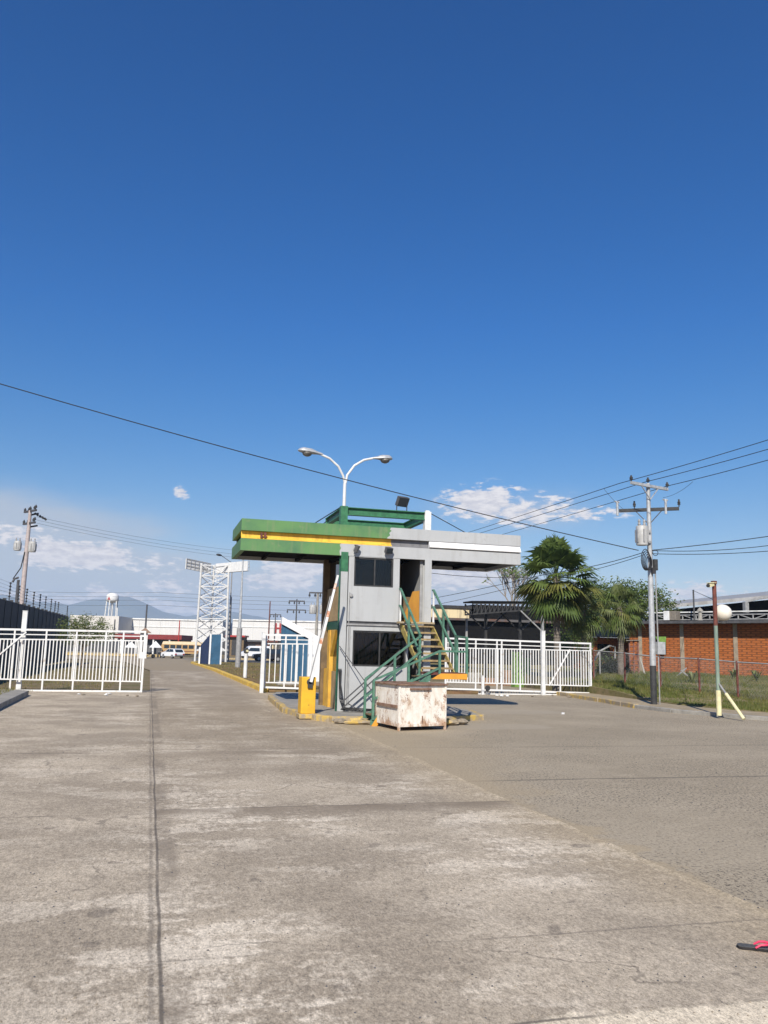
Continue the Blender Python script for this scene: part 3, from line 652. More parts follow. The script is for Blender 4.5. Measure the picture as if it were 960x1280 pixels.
# cable run, conduit and small fittings on the front
mb = MB(); mb.tube([(5.16, YF-.004, 3.3), (5.16, YF-.004, .3)], .012, 6); mb.tube([(5.20, YF-.004, 2.4), (5.20, YF-.004, .3)], .008, 6); mb.lathe((5.20, YF+.01, 3.22), [(.05, -.0), (.05, .045), (.02, .05)], 10, axis=(0,-1,0)); mb.build('conduit', M['grey'], booth)
mb = MB()
for k in range(5):
    mb.tube([(5.06+.02*k, YF-.05, .18), (4.93+.02*k, YF-.12-.02*k, .5), (4.92+.01*k, YF-.10, .9), (4.9+.02*k, YF-.06, 1.25)], .008, 5)
for k in range(3):
    mb.tube([(4.95, YF-.25-.1*k, .20+.03*k), (5.5, YF-.35-.1*k, .16+.04*k), (6.1, YF-.2-.08*k, .20)], .015, 5)
mb.build('loose_cable', M['cable'], booth)
mb = MB(); mb.tube([(4.90, YF-.1, 1.85), (5.68, YF-.5, .75), (6.1, YF-1.0, .2)], .012, 6); mb.tube([(5.15, YF-.3, .35), (5.45, YF-.5, .17)], .015, 6); mb.build('guy_cable', M['dkgrey'], booth)
mb = MB(); mb.box((6.62, yw+.1, 2.52), (7.27, yw+.14, 2.56)); mb.build('door_sill', M['yellow'], booth)

def flood(label, c, w, h, d, aim, group=None, legs=None):
    """floodlight box: c centre, aim = direction the face looks"""
    c = Vector(c); r = thing('floodlight', c, label, 'floodlight', group)
    dd, s, u = frame_of(aim); R = Matrix((s, dd, u)).transposed()
    b = MB(); b.box((-w/2, -d/2, -h/2), (w/2, d/2, h/2), R=R, c=c)
    for k in range(5): b.box((-w/2+.02, -d/2-.03, -h/2+.03+k*h/5.5), (w/2-.02, -d/2, -h/2+.045+k*h/5.5), R=R, c=c)
    b.build('housing', M['dkgrey'], r, bevel=.01)
    gl = MB(); gl.box((-w/2+.02, d/2, -h/2+.02), (w/2-.02, d/2+.008, h/2-.02), R=R, c=c); gl.build('lens', M['glassblue'], r)
    br = MB()
    for p, q in legs: br.beam(p, q, .03, .02)
    br.build('bracket', M['dark'], r)
    return r
p = FY(503, 627, YF+.23)
flood('black square floodlight standing on the green roof beam of the booth', p, .36, .28, .12, (.35,-1,-.55), None, [((p.x-.16, p.y+.02, 5.68), (p.x-.16, p.y, p.z-.02)), ((p.x+.14, p.y+.02, 5.68), (p.x+.14, p.y, p.z-.02)), ((p.x-.18,p.y+.02,5.69),(p.x+.16,p.y+.02,5.69))])
p = FY(486, 688, YF-.14); flood('small grey floodlight on the booth front at the right end of the yellow stripe', p, .22, .16, .10, (.3,-1,-.4), None, [((p.x, YF-.001, p.z+.06), (p.x, p.y+.02, p.z))])
p = FY(446, 686, YF-.14); flood('small dark spotlight on the booth front above the upper window', p, .10, .20, .10, (.9,-.6,-.5), None, [((p.x-.02, YF-.001, p.z+.12), (p.x, p.y+.02, p.z+.04))])

# ------------------------------------------------------------------ stairs
st = thing('metal_staircase', (7.0, 20.6, 0), 'green and yellow steel staircase turning at a landing up to the booth door', 'staircase')
SX0, SX1, SYf, SYb, LZ = 6.60, 7.50, 19.65, 20.45, 1.26
mb = MB(); mb.box((SX0-.02, SYf, LZ-.05), (SX1, SYb, LZ)); mb.build('landing_plate', M['rustred'], st)
mb = MB(); mb.prism([(SX0+.02, SYf-.03, LZ-.15), (SX1+.03, SYf-.03, LZ-.15), (SX1+.03, SYf-.03, LZ-.015), (SX0+.24, SYf-.03, LZ-.015)], (0, .028, 0)); mb.box((SX1+.001, SYf, LZ-.17), (SX1+.03, SYb, LZ-.005)); mb.build('landing_edge', M['orange'], st)
nst = 7; top = (YF-.02, 2.53)
for x in (SX0, SX1-.03):
    mb = MB(); mb.prism([(x, SYb-.08, LZ-.02), (x, SYb+.10, LZ-.02), (x, top[0], top[1]-.17), (x, top[0], top[1]+.02), (x, top[0]-.1, top[1]+.02)], (.03, 0, 0))
    mb.build('upper_stringer', M['olive'], st)
for i in range(nst):
    f = (i+.6)/nst; y = SYb+(top[0]-SYb)*f; z = LZ+(top[1]-LZ)*f
    mb = MB(); mb.box((SX0+.03, y-.13, z-.02), (SX1-.031, y+.12, z), 0); mb.box((SX0+.03, y-.15, z-.045), (SX1-.031, y-.131, z+.004), 1)
    mb.build('step', [M['brown'], M['tread']], st)
mb = MB(); mb.box((SX0-.1, YF-.34, 2.50), (SX1+.0, YF-.025, 2.55)); mb.build('top_plate', M['yellow_dirty'], st)
# lower flight runs down to the left in front of the booth
LX = 5.12
for y in (SYf, SYb-.03):
    mb = MB(); mb.prism([(SX0, y, LZ-.17), (SX0, y, LZ), (LX+.25, y, .33), (LX, y, .14), (LX, y, .03), (LX+.12, y, .03)], (0, .03, 0)); mb.build('lower_stringer', M['rail'], st)
for i in range(6):
    f = (i+.5)/6.3; x = SX0+(LX-SX0)*f; z = LZ+(.1-LZ)*f
    mb = MB(); mb.box((x-.13, SYf+.031, z-.025), (x+.10, SYb-.031, z)); mb.build('step', M['brown'], st)
mb = MB(); mb.prism([(LX+.02, SYf-.012, 0), (LX+.22, SYf-.012, .32), (LX+.34, SYf-.012, .32), (LX+.16, SYf-.012, 0)], (0, .01, 0)); mb.build('yellow_foot', M['orange'], st)
def rail(pts, r=.024, name='handrail', m='rail'):
    mb = MB(); 
    for a, b in zip(pts[:-1], pts[1:]): mb.beam(a, b, r*2)
    mb.build(name, M[m], st)
H = .92
# upper rails
for x in (SX0-.03, SX1+.03):
    a = Vector((x, SYb+.02, LZ)); b = Vector((x, top[0]-.05, top[1]))
    rail([a+Vector((0,0,H)), b+Vector((0,-.05,H)), b+Vector((0,.04,H))]); rail([a+Vector((0,0,H*.5)), b+Vector((0,-.05,H*.5)), b+Vector((0,.04,H*.5))])
    for f in (0., .52): 
        p = a.lerp(b, f); rail([p-Vector((0,0,.05)), p+Vector((0,0,H))], .026, 'baluster')
    p = b+Vector((0,-.05,0)); rail([p, p+Vector((0,0,H))], .022, 'baluster', 'white')
# landing rails
lp = [(SX0+.22, SYf), (SX1+.02, SYf)]
for x, y in lp+[(SX1+.02, SYb-.1)]: rail([(x, y, LZ-.1), (x, y, LZ+(.52 if (x, y) == lp[0] else .88))], .028, 'baluster')
rail([(lp[0][0], SYf, LZ+.52), (lp[1][0], SYf, LZ+.52)])
rail([(SX1+.02, SYf, LZ+.52), (SX1+.02, SYb, LZ+.52)]); rail([(SX1+.02, SYf, LZ+.86), (SX1+.02, SYb, LZ+.90)])
# lower rails, outer and inner
for y, x1 in ((SYf, SX0+.22), (SYb, SX0+.0)):
    a = Vector((LX+.05, y-.012, .2)); b = Vector((x1, y-.012, LZ))
    top_h = .52 if y == SYf else .9
    rail([a+Vector((0,0,.86)), b+Vector((0,0,top_h))]); rail([a+Vector((0,0,.42)), b+Vector((0,0,top_h-.40))])
    for f in (0., .52):
        p = a.lerp(b, f); rail([p-Vector((0,0,.05)), p+Vector((0,0,.86+(top_h-.86)*f))], .028, 'baluster')
# old wall side rails down to the ground
for dz in (0, .16): rail([(4.95, YF-.35, .22+dz), (6.5, YF-.45, 1.62+dz)], .016, 'wall_rail', 'dkgrey')

# ------------------------------------------------------------------ rusty bin
bn = thing('steel_bin', (6.1, 19.2, 0), 'rusty white steel bin with a brown lid standing before the stairs', 'bin')
A0 = Vector((5.46, 18.46, 0)); ex = Vector((1.23, .35, 0)).normalized(); ey = Vector((-.16, 1.0, 0)).normalized(); bw, bd, bh = 1.27, 1.35, 1.0
def bp(x, y, z): return A0+ex*x+ey*y+Vector((0,0,z))
def bprism(mb, x0, y0, z0, x1, y1, z1, m=0): mb.prism([bp(x0,y0,z0), bp(x1,y0,z0), bp(x1,y1,z0), bp(x0,y1,z0)], (0,0,z1-z0), m)
mb = MB(); bprism(mb, .0, .0, .09, bw, .03, bh); bprism(mb, 0, .03, .09, .03, bd, bh); bprism(mb, bw-.03, .03, .09, bw, bd, bh); bprism(mb, .03, bd-.03, .09, bw-.03, bd, bh); bprism(mb, .03, .03, .09, bw-.03, bd-.03, .12)
mb.build('bin_body', M['rustpaint'], bn)
for q_ in ((-.02, -.02, .0, .035, .03, bh), (bw-.035, -.02, .0, bw+.02, .03, bh), (-.02, bd-.03, 0, .035, bd+.02, bh), (bw-.035, bd-.03, 0, bw+.02, bd+.02, bh)):
    mb = MB(); bprism(mb, *q_); mb.build('corner_post', M['rustpaint'], bn)
mb = MB(); bprism(mb, .035, -.021, .09, bw-.035, -.001, .15); mb.build('bottom_rail', M['rustpaint'], bn)
mb = MB(); bprism(mb, -.06, -.06, bh, bw+.05, bd+.05, bh+.035); bprism(mb, .25, .0, bh+.035, .3, bd, bh+.05); mb.build('lid', M['rustlid'], bn, bevel=.008)
for q_ in ((-.045, .05, .50, -.001, bd-.2, .56), (.28, -.05, bh-.1, .85, -.001, bh-.06), (.62, -.02, .151, .645, -.001, .32)):
    mb = MB(); bprism(mb, *q_); mb.build('handle_bar', M['rustlid'], bn)

# ------------------------------------------------------------------ barrier
bx = thing('barrier_gate', (3.95, 21.6, .14), 'yellow barrier cabinet with its white and orange arm raised beside the booth', 'barrier')
mb = MB(); mb.box((3.76, 21.40, .14), (4.13, 21.85, 1.05)); mb.build('cabinet', pm('cabinet_yellow', (.75,.43,.03), (.66,.36,.03), 3, .5, fine=.1), bx, bevel=.015)
mb = MB(); mb.box((3.72, 21.36, .02), (4.20, 21.90, .14)); mb.build('plinth', M['yellow_dirty'], bx, bevel=.02)
mb = MB(); mb.lathe((3.97, 21.40, .93), [(.085, 0), (.085, .05), (.05, .06)], 16, axis=(0,-1,0)); mb.box((3.91, 21.34, .78), (4.03, 21.395, .93)); mb.build('hub', M['dark'], bx)
mb = MB(); mb.box((3.95, 21.393, .35), (3.97, 21.399, .37)); mb.build('lock', M['dark'], bx)
a0 = Vector((3.98, 21.33, .93)); a1 = FY(422.3, 719, 21.45); dv = a1-a0
mb = MB(); 
segs = [(0, .35, 0), (.35, .40, 1), (.40, .60, 0), (.60, .655, 1), (.655, .865, 0), (.865, .92, 1), (.92, 1.0, 0)]
for f0, f1, m in segs: mb.beam(a0+dv*(f0+.0005), a0+dv*f1, .082-.03*f1, .045, m, up=(0,1,0))
mb.build('arm', [M['white'], pm('orange_band', (.52,.20,.09), (.72,.55,.45), 9, .6)], bx)
mb = MB(); mb.tube([a0+Vector((-.03,.06,.05)), FY(413, 745, 21.5)], .012, 6); mb.build('stay_rod', M['grey'], bx)

# ------------------------------------------------------------------ double street lamp behind the booth
def dbl_lamp():
    yb = 27.5; b = FY(431, 604, yb); base = Vector((b.x, yb, .13))
    r = thing('street_lamp', base, 'white double-armed street lamp rising behind the booth roof', 'street lamp')
    j = Vector((b.x, yb, b.z))
    mb = MB(); mb.tube([base, j], [.085, .055], 12); mb.build('pole', M['white'], r, smooth=True)
    for (pts, head, side) in (([(431,604),(429,595),(423,583),(412,573),(401,568)], ((402,568),(373,563)), -1), ([(432,604),(434,594),(443,582),(455,575),(468,572.5)], ((467,573),(490,574)), 1)):
        P = [FY(u, v, yb) for u, v in pts]
        mb = MB(); mb.tube(P, [.04]*5, 8); a = mb.build('lamp_arm', M['white'], r, smooth=True)
        h0, h1 = FY(*head[0], yb), FY(*head[1], yb); d = h1-h0; L = d.length; dn = d.normalized()
        dd, s, u = frame_of(dn)
        mb = MB(); vs = []; fs = []; n = 12
        prof = [(-.05, .05, .045), (.2, .09, .08), (.45, .17, .14), (.8, .18, .14), (.95, .11, .09), (1.02, .03, .03)]
        for f, w, hh in prof:
            for k in range(n):
                t = 2*PI*k/n; z = math.sin(t)
                vs.append(h0+dn*(L*f)+s*(w*math.cos(t))+u*(hh*(z if z > 0 else z*.35)))
        for i in range(len(prof)-1):
            for k in range(n): fs.append((i*n+k, i*n+(k+1) % n, (i+1)*n+(k+1) % n, (i+1)*n+k))
        fs += [tuple(range(n))[::-1], tuple((len(prof)-1)*n+k for k in range(n))]
        mb.add(vs, fs); hd = mb.build('lamp_head', M['galv'], r, smooth=True)
        mb = MB(); c = h0+dn*L*.62-u*.03; mb.lathe(c, [(.15, -.02), (.165, .03), (.13, .09), (.05, .125)], 14, axis=-u); mb.build('lens', pm('dull_lens', (.20,.19,.17), (.14,.13,.12), 6, .35), hd, smooth=True)
dbl_lamp()

# ------------------------------------------------------------------ gates
def gate(name, label, y, top, zlines, us_vert, bars, xs, group=None, extra=None, thick=.07):
    """sliding bar gate in the plane y; zlines = top, mid, upper, lower, bottom rail heights at both ends"""
    x0, x1 = xs
    r = thing(name, ((x0+x1)/2, y, 0), label, 'gate', group)
    def zl(k, x):
        a, b = zlines[k]; return a+(b-a)*(x-x0)/(x1-x0)
    fr = MB()
    fr.beam((x0, y, zl(0, x0)), (x1, y, zl(0, x1)), thick, thick); fr.beam((x0, y, zl(4, x0)), (x1, y, zl(4, x1)), thick, thick)
    for x in (x0+thick/2, x1-thick/2): fr.beam((x, y-.002, zl(4, x)-thick/2-.002), (x, y-.002, zl(0, x)+thick/2+.002), thick, thick)
    fr.build('frame', M['gate'], r)
    for k, w in ((1, .035), (2, .045), (3, .045)):
        m = MB(); m.beam((x0+thick, y, zl(k, x0)), (x1-thick, y, zl(k, x1)), w, w); m.build('rail', M['gate'], r)
    for x in us_vert:
        m = MB(); m.beam((x, y-.003, zl(4, x)), (x, y-.003, zl(0, x)), .055, .055); m.build('upright', M['gate'], r)
    m = MB(); n = int((x1-x0)/bars)
    for i in range(1, n):
        x = x0+(x1-x0)*i/n; m.beam((x, y, zl(3, x)), (x, y, zl(2, x)), .036, .036)
    m.build('bar_infill', M['gate'], r)
    for a, b in extra or []:
        m = MB(); m.beam(a, b, .05, .05); m.build('diagonal_brace', M['gate'], r)
    return r
yl = 33.0
def z_at(u, v, y): return FY(u, v, y).z
xl0, xl1 = -11.0, FY(180, 830, yl).x
zl = []
for (u0, v0, u1, v1) in ((0,786.5,180,789.8),(0,792.5,180,795.5),(0,798.8,180,801),(0,848.8,180,852),(0,863,178,864.5)):
    a, b = FY(u0, v0, yl), FY(u1, v1, yl); s = (b.z-a.z)/(b.x-a.x); zl.append((a.z+s*(xl0-a.x), b.z))
ups = [FY(u, 830, yl).x for u in (15, 55, 93, 130, 152)]
gate('sliding_gate', 'long white barred sliding gate across the left lane', yl, None, zl, ups, .118, (xl0, xl1), extra=[((FY(0,818,yl).x, yl-.03, FY(0,818,yl).z), (FY(33,790,yl).x, yl-.03, FY(33,790,yl).z))])
yr = 34.0
xr0, xr1 = FY(556, 830, yr).x, FY(739, 830, yr).x
zr = []
for (u0, v0, u1, v1) in ((575,798.5,738,804.5),(575,804,738,810),(575,810,738,813.5),(575,853,738,857.5),(628,863,738,866.5)):
    a, b = FY(u0, v0, yr), FY(u1, v1, yr); s = (b.z-a.z)/(b.x-a.x); zr.append((a.z+s*(xr0-a.x), b.z))
ups = [FY(u, 830, yr).x for u in (594.5, 621, 627, 650, 700)]
gate('sliding_gate', 'white barred sliding gate closing the right lane below the palms', yr, None, zr, ups, .125, (xr0, xr1), extra=[((FY(686,857,yr).x, yr-.04, FY(686,857,yr).z), (FY(712,812,yr).x, yr-.04, FY(712,812,yr).z))])
# open leaf by the blue monument
yt = 33.6
xt0, xt1 = FY(330, 830, yt).x, FY(392, 830, yt).x
zt = []
for (u0, v0, u1, v1) in ((330,793.5,384,794.5),(330,799,384,800),(330,804.5,384,805),(330,853,384,854),(330,859,384,861)):
    a, b = FY(u0, v0, yt), FY(u1, v1, yt); zt.append((a.z, b.z))
gate('open_gate_leaf', 'short white gate leaf in front of the blue slanted monument', yt, None, zt, [FY(356, 830, yt).x, FY(370, 830, yt).x], .2, (xt0, xt1))
def post(name, label, u, v0, v1, y, w, mat, group=None, cap=None, cat='post'):
    a, b = FY(u, v0, y), FY(u, v1, y); z0 = 0 if y < 34.5 else b.z
    r = thing(name, (a.x, y, z0), label, cat, group)
    m = MB(); m.beam((a.x, y, z0-.03), (a.x, y, a.z), w, w, up=(0,1,0)); m.build('shaft', mat, r, bevel=.008)
    m = MB(); m.box((a.x-w*.55, y-w*.55, a.z+.001), (a.x+w*.55, y+w*.55, a.z+.02)); m.build('cap', mat, r)
    return r
post('gate_post', 'tall square white post standing behind the left sliding gate', 32, 764, 865, 33.25, .17, M['white'])
post('gate_post', 'thick white post rising above the right gate near the palms', 678.5, 789, 868, 33.8, .16, M['white'])
post('gate_post', 'slim white post at the free end of the open gate leaf', 330, 791, 866, 33.35, .14, M['white'])
post('guide_post', 'short white guide post at the foot of the right gate', 603.5, 845, 868, 33.7, .1, M['white'])
# roller beside guide post
rp = FY(609, 860, 33.75); r = thing('gate_roller', (rp.x, rp.y, 0), 'small dark roller bracket beside the short guide post', 'roller')
m = MB(); m.lathe((rp.x, rp.y-.05, rp.z), [(.11,-.03),(.12,0),(.11,.03)], 16, axis=(0,1,0)); m.build('wheel', M['dark'], r)
m = MB(); m.box((rp.x-.05, rp.y, 0), (rp.x+.05, rp.y+.04, rp.z+.1)); m.build('bracket', M['grey'], r)
# floor track of right gate
m = MB(); m.box((xr0, yr-.06, -.02), (xr1+.3, yr+.06, .04)); tag(m.build('gate_track', M['white_dirty']), 'white floor track the right sliding gate runs on', 'gate track')

# white bollard with a lamp on the median
bb = FY(306, 850, 45.5); z0 = .13; tb = FY(307.5, 817, 45.5)
r = thing('bollard_lamp', (bb.x, 45.5, z0), 'white bollard with a black and yellow lamp cap on the dry median', 'bollard')
m = MB(); m.tube([(bb.x, 45.5, z0), (bb.x, 45.5, tb.z)], .1, 14); m.build('shaft', M['white'], r, smooth=True)
m = MB(); m.lathe((bb.x, 45.5, tb.z), [(.06,0),(.13,.05),(.13,.22),(.07,.3)], 12); m.build('lamp_cap', M['dark'], r)
m = MB(); m.lathe((bb.x+.04, 45.40, tb.z+.14), [(.07,0),(.06,.04)], 12, axis=(.3,-1,0)); m.build('lens', M['paleyellow'], r)
# flagpole on the median
fp = G(297, 835, .0); fp.z = zg(fp.y)+.1; ft = FY(297.5, 700, fp.y)
r = thing('flagpole', fp, 'bare thin pale flagpole on the median', 'flagpole')
m = MB(); m.tube([fp, (fp.x, fp.y, 3.2)], .22, 12); m.build('lower_shaft', M['grey'], r, smooth=True)
m = MB(); m.tube([(fp.x, fp.y, 3.2), (fp.x, fp.y, ft.z)], [.13,.05], 10); m.lathe((fp.x, fp.y, ft.z), [(.03,0),(.09,.06),(.03,.14)], 8); m.build('upper_shaft', M['galv'], r, smooth=True)

# ------------------------------------------------------------------ blue and white monuments
ym = 37.5
r = thing('slanted_monument', (7.2, ym, .1), 'large blue sign monument with a slanted white roof behind the open gate leaf', 'monument')
pA, pB, pC = FY(353, 771, ym), FY(386, 789, ym), FY(398, 800, ym)
xA, xB, xC = pA.x, pB.x, pC.x+.15; zA, zB = pA.z, pB.z
def zm(x): return zA+(zB-zA)*(x-xA)/(xB-xA)
th = .32; dp = .40
m = MB(); m.prism([(xA, ym, zA), (xA, ym, zA-th), (xB, ym, zB-th), (xB, ym, .1), (xC, ym, .1), (xC, ym, zm(xC)), ], (0, dp, 0)); m.build('white_shell', M['bmon'], r)
m = MB(); m.prism([(xA+.03, ym+.12, .3), (xA+.03, ym+.12, zA-th-.01), (xB-.002, ym+.12, zB-th-.01), (xB-.002, ym+.12, .3)], (0, dp-.14, 0)); m.build('blue_panel', M['blue'], r)
m = MB()
for k in range(1, 7):
    x = xA+(xB-xA)*k/7; m.box((x-.006, ym+.112, .3), (x+.006, ym+.119, zm(x)-th-.03))
m.build('panel_joint', pm('panel_joint', (.03,.08,.16)), r)
m = MB(); m.box((xA-.1, ym-.15, .05), (xC+.1, ym+dp+.15, .3)); m.build('plinth', M['conc'], r)
fa = foot(268, 82); ymm = fa.y
r = thing('slanted_monument', fa, 'small far blue monument with white edges standing under the lattice tower', 'monument')
q0, q1 = FY(262.5, 795, ymm), FY(278.5, 793, ymm)
m = MB(); m.box((q0.x+.15, ymm+.06, zg(ymm)), (q1.x-.15, ymm+.9, q1.z-.02)); m.build('blue_panel', M['blue'], r)
m = MB(); m.box((q0.x, ymm, zg(ymm)), (q0.x+.15, ymm+1, q1.z)); m.box((q1.x-.15, ymm, zg(ymm)), (q1.x, ymm+1, q1.z+.05)); m.build('white_edge', M['bmon'], r)
m = MB(); m.prism([(q0.x-.02, ymm+.3, zg(ymm)), (q0.x-.02, ymm+.3, q1.z-.1), (q0.x-.75, ymm+1.2, q1.z-1.1), (q0.x-.75, ymm+1.2, zg(ymm))], (0, .5, 0)); m.build('blue_wing', pm('deep_blue', (.02,.035,.09)), r)
m = MB(); m.box((q0.x-.9, ymm+1.0, zg(ymm)), (q0.x-.76, ymm+1.8, q1.z-1.3)); m.build('white_edge', M['bmon'], r)

# ------------------------------------------------------------------ lattice tower
def tower():
    dT = 103
    Lb, Rb = foot(243.5, dT), foot(282, dT+1); Cb = foot(262, dT+3.2)
    Lt, Rt, Ct = at(252, 704, dT), at(286.2, 704, dT+1), at(267.5, 706, dT+2.6)
    r = thing('lattice_tower', (Lb+Rb+Cb)/3, 'white three-legged lattice tower carrying blank sign panels, beyond the median', 'tower')
    legs = [(Lb, Lt), (Rb, Rt), (Cb, Ct)]
    for a, b in legs:
        m = MB(); m.tube([a, b], .13, 8); m.build('leg', M['white'], r)
    m = MB(); n = 8
    for i in range(n+1):
        f = .12+.86*i/n; P = [a.lerp(b, f) for a, b in legs]
        for k in range(3): m.beam(P[k], P[(k+1) % 3], .09)
        if i < n:
            f2 = .12+.86*(i+1)/n; Q = [a.lerp(b, f2) for a, b in legs]
            for k in range(3): m.beam(P[k], Q[(k+1) % 3], .08); m.beam(P[(k+1) % 3], Q[k], .08)
    m.build('bracing', M['white'], r)
    def panel(c0, c1, h, off, back):
        s = (c1-c0).normalized(); n = Vector((s.y, -s.x, 0))
        m = MB(); m.prism([c0, c1, c1+Vector((0,0,h)), c0+Vector((0,0,h))], n*.12); o = m.build('sign_panel', M['white'], r)
        q = MB()
        for k in range(7):
            p = c0.lerp(c1, k/6)-n*.06*back; q.beam(p, p+Vector((0,0,h)), .05)
        for k in range(4):
            z = h*k/3; q.beam(c0+Vector((0,0,z))-n*.06*back, c1+Vector((0,0,z))-n*.06*back, .05)
        q.build('stiffener', M['grey'], o)
    panel(at(231.5, 711, dT-.5), at(262, 717, dT+2.5), 1.25, 0, -3.2)
    panel(at(270, 716.5, dT+2.5), at(310, 713.5, dT-1.0), 1.2, 0, 3)
    m = MB(); m.tube([at(244,822,dT+1.5), at(262,800,dT+2)], .08, 6); m.build('stay', M['dkgrey'], r)
tower()

# ------------------------------------------------------------------ far side of the street
def building(name, label, cat, d, u0, u1, vt, depth, mat, roofmat=None, d2=None, z0=-.4):
    a = at(u0, vt, d); b = at(u1, vt, d2 or d); a.z = max(a.z, b.z) if False else a.z; b.z = a.z
    s = (Vector((b.x, b.y, 0))-Vector((a.x, a.y, 0))).normalized(); n = Vector((-s.y, s.x, 0))
    r = thing(name, ((a.x+b.x)/2, (a.y+b.y)/2, z0), label, cat)
    m = MB(); m.prism([(a.x, a.y, z0), (b.x, b.y, z0), (b.x, b.y, a.z), (a.x, a.y, a.z)], n*depth); m.build('wall', mat, r)
    return r, a, b, s, n
corr = pm('white_corrugated', (.64,.635,.62), (.57,.56,.545), 1.2, .55, stretch=(8,8,.15))
corr2 = pm('cream_corrugated', (.62,.60,.56), (.55,.52,.48), 1.0, .55, stretch=(8,8,.15))
def warehouse(name, label, d, u0, u1, vt, depth, dark_v, mat):
    r, a, b, s, n = building(name, label, 'warehouse', d, u0, u1, vt, depth, mat)
    m = MB(); L = (Vector((b.x-a.x, b.y-a.y, 0))).length
    zd = at(u0, dark_v, d).z
    m.prism([Vector((a.x, a.y, -.3))-n*.1+s*.5, Vector((b.x, b.y, -.3))-n*.1-s*.5, Vector((b.x, b.y, zd))-n*.1-s*.5, Vector((a.x, a.y, zd))-n*.1+s*.5], n*.09); m.build('shopfront', M['dkgrey'], r)
    m = MB(); m.prism([Vector((a.x, a.y, a.z))-n*.25, Vector((b.x, b.y, a.z))-n*.25, Vector((b.x, b.y, a.z+.3))-n*.25, Vector((a.x, a.y, a.z+.3))-n*.25], n*.5); m.build('roof_edge', M['white_dirty'], r)
    m = MB()
    for k in range(1, 7):
        p = Vector((a.x, a.y, 0))+s*(L*k/7)-n*.06; m.beam((p.x, p.y, zd), (p.x, p.y, a.z), .08)
    zc = zd+(a.z-zd)*.68
    m.beam(Vector((a.x,a.y,zc))-n*.07, Vector((b.x,b.y,zc))-n*.07, .12, .12); m.build('wall_joint', M['white_dirty'], r)
    return r, a, b, s, n
warehouse('warehouse', 'long white corrugated warehouse across the street, left of the lattice tower', 195, 96, 279, 772.5, 40, 799.5, corr)
wr, wa, wb, ws, wn = warehouse('warehouse', 'white warehouse with a red letter H, right of the lattice tower', 190, 291, 470, 775.5, 40, 800, corr)
r, a, b, s, n = building('warehouse_annex', 'taller white end block at the left of the long warehouse', 'building', 185, 88, 149, 768.8, 30, corr2)
m = MB(); m.prism([Vector((a.x,a.y,-.3))-n*.08, Vector((b.x,b.y,-.3))-n*.08, Vector((b.x,b.y,2.0))-n*.08, Vector((a.x,a.y,2.0))-n*.08], n*.07); m.build('shopfront', M['dkgrey'], r)
# letter H
hc = at(346.5, 800, 189.6); m = MB(); hb = at(346, 792, 189.5); 
hx = ws; hz = Vector((0,0,1)); H0 = at(343.4, 791, 189.3); hw, hh, tk = 1.35, 2.2, .36
def hbar(x0, z0, x1, z1): m.prism([H0+hx*x0+hz*z0, H0+hx*x1+hz*z0, H0+hx*x1+hz*z1, H0+hx*x0+hz*z1], wn*.2)
hbar(0, 0, tk, hh); hbar(hw-tk, 0, hw, hh); hbar(tk+.001, hh/2-.13, hw-tk-.001, hh/2+.13); m.build('letter', M['red'], wr)
# red fascia petrol station, kiosk, tents, small shops
r, a, b, s, n = building('petrol_station', 'low dark shop with a wide red fascia before the warehouse', 'shop', 168, 148, 228, 797.3, 8, M['dkgrey'])
m = MB(); za, zb = at(148, 798, 167).z, at(148, 792, 167).z
m.prism([Vector((a.x,a.y,za))-n*1.5-s*.4, Vector((b.x,b.y,za))-n*1.5+s*.2, Vector((b.x,b.y,zb))-n*1.5+s*.2, Vector((a.x,a.y,zb))-n*1.5-s*.4], n*9.8); m.build('fascia', pm('dark_red', (.23,.03,.03), (.17,.025,.025), 2), r)
m = MB()
for k in range(4):
    p = Vector((a.x,a.y,0)).lerp(Vector((b.x,b.y,0)), (k+.3)/4)-n*1.2; m.beam((p.x,p.y,-.35), (p.x,p.y,za), .3)
m.build('column', M['white_dirty'], r)
def small_shop(label, d, u0, u1, vt, col, roofcol):
    r, a, b, s, n = building('street_shop', label, 'shop', d, u0, u1, vt, 4, col)
    m = MB(); m.prism([Vector((a.x,a.y,a.z))-n*.8-s*.3, Vector((b.x,b.y,a.z))-n*.8+s*.3, Vector((b.x,b.y,a.z+.35))-n*.8+s*.3, Vector((a.x,a.y,a.z+.35))-n*.8-s*.3], n*5.2); m.build('roof', roofcol, r)
    m = MB(); c = Vector((a.x,a.y,0)).lerp(Vector((b.x,b.y,0)), .3); e = Vector((a.x,a.y,0)).lerp(Vector((b.x,b.y,0)), .7)
    m.prism([Vector((c.x,c.y,-.2))-n*.05, Vector((e.x,e.y,-.2))-n*.05, Vector((e.x,e.y,a.z-.5))-n*.05, Vector((c.x,c.y,a.z-.5))-n*.05], n*.04); m.build('door', M['dark'], r)
small_shop('reddish low shop at the street right of the lattice tower', 172, 284, 305, 796, M['brown'], M['red'])
small_shop('brown low shop behind the white van on the street', 174, 305, 326, 802, pm('shop_brown', (.25,.16,.12), (.17,.11,.08)), M['dkgrey'])
small_shop('low pale shop with a brown roof right of the white van', 176, 327, 346, 802.5, M['cream'], M['rustred'])
ka = foot(180, 120); r = thing('kiosk', ka, 'tiny white gatehouse kiosk with a brown tiled roof at the end of the left gate', 'kiosk')
kw = .75; kt = at(181, 791, 120).z
m = MB(); m.box((ka.x-kw, ka.y, ka.z), (ka.x+kw*.4, ka.y+1.4, kt)); m.build('wall', M['white'], r)
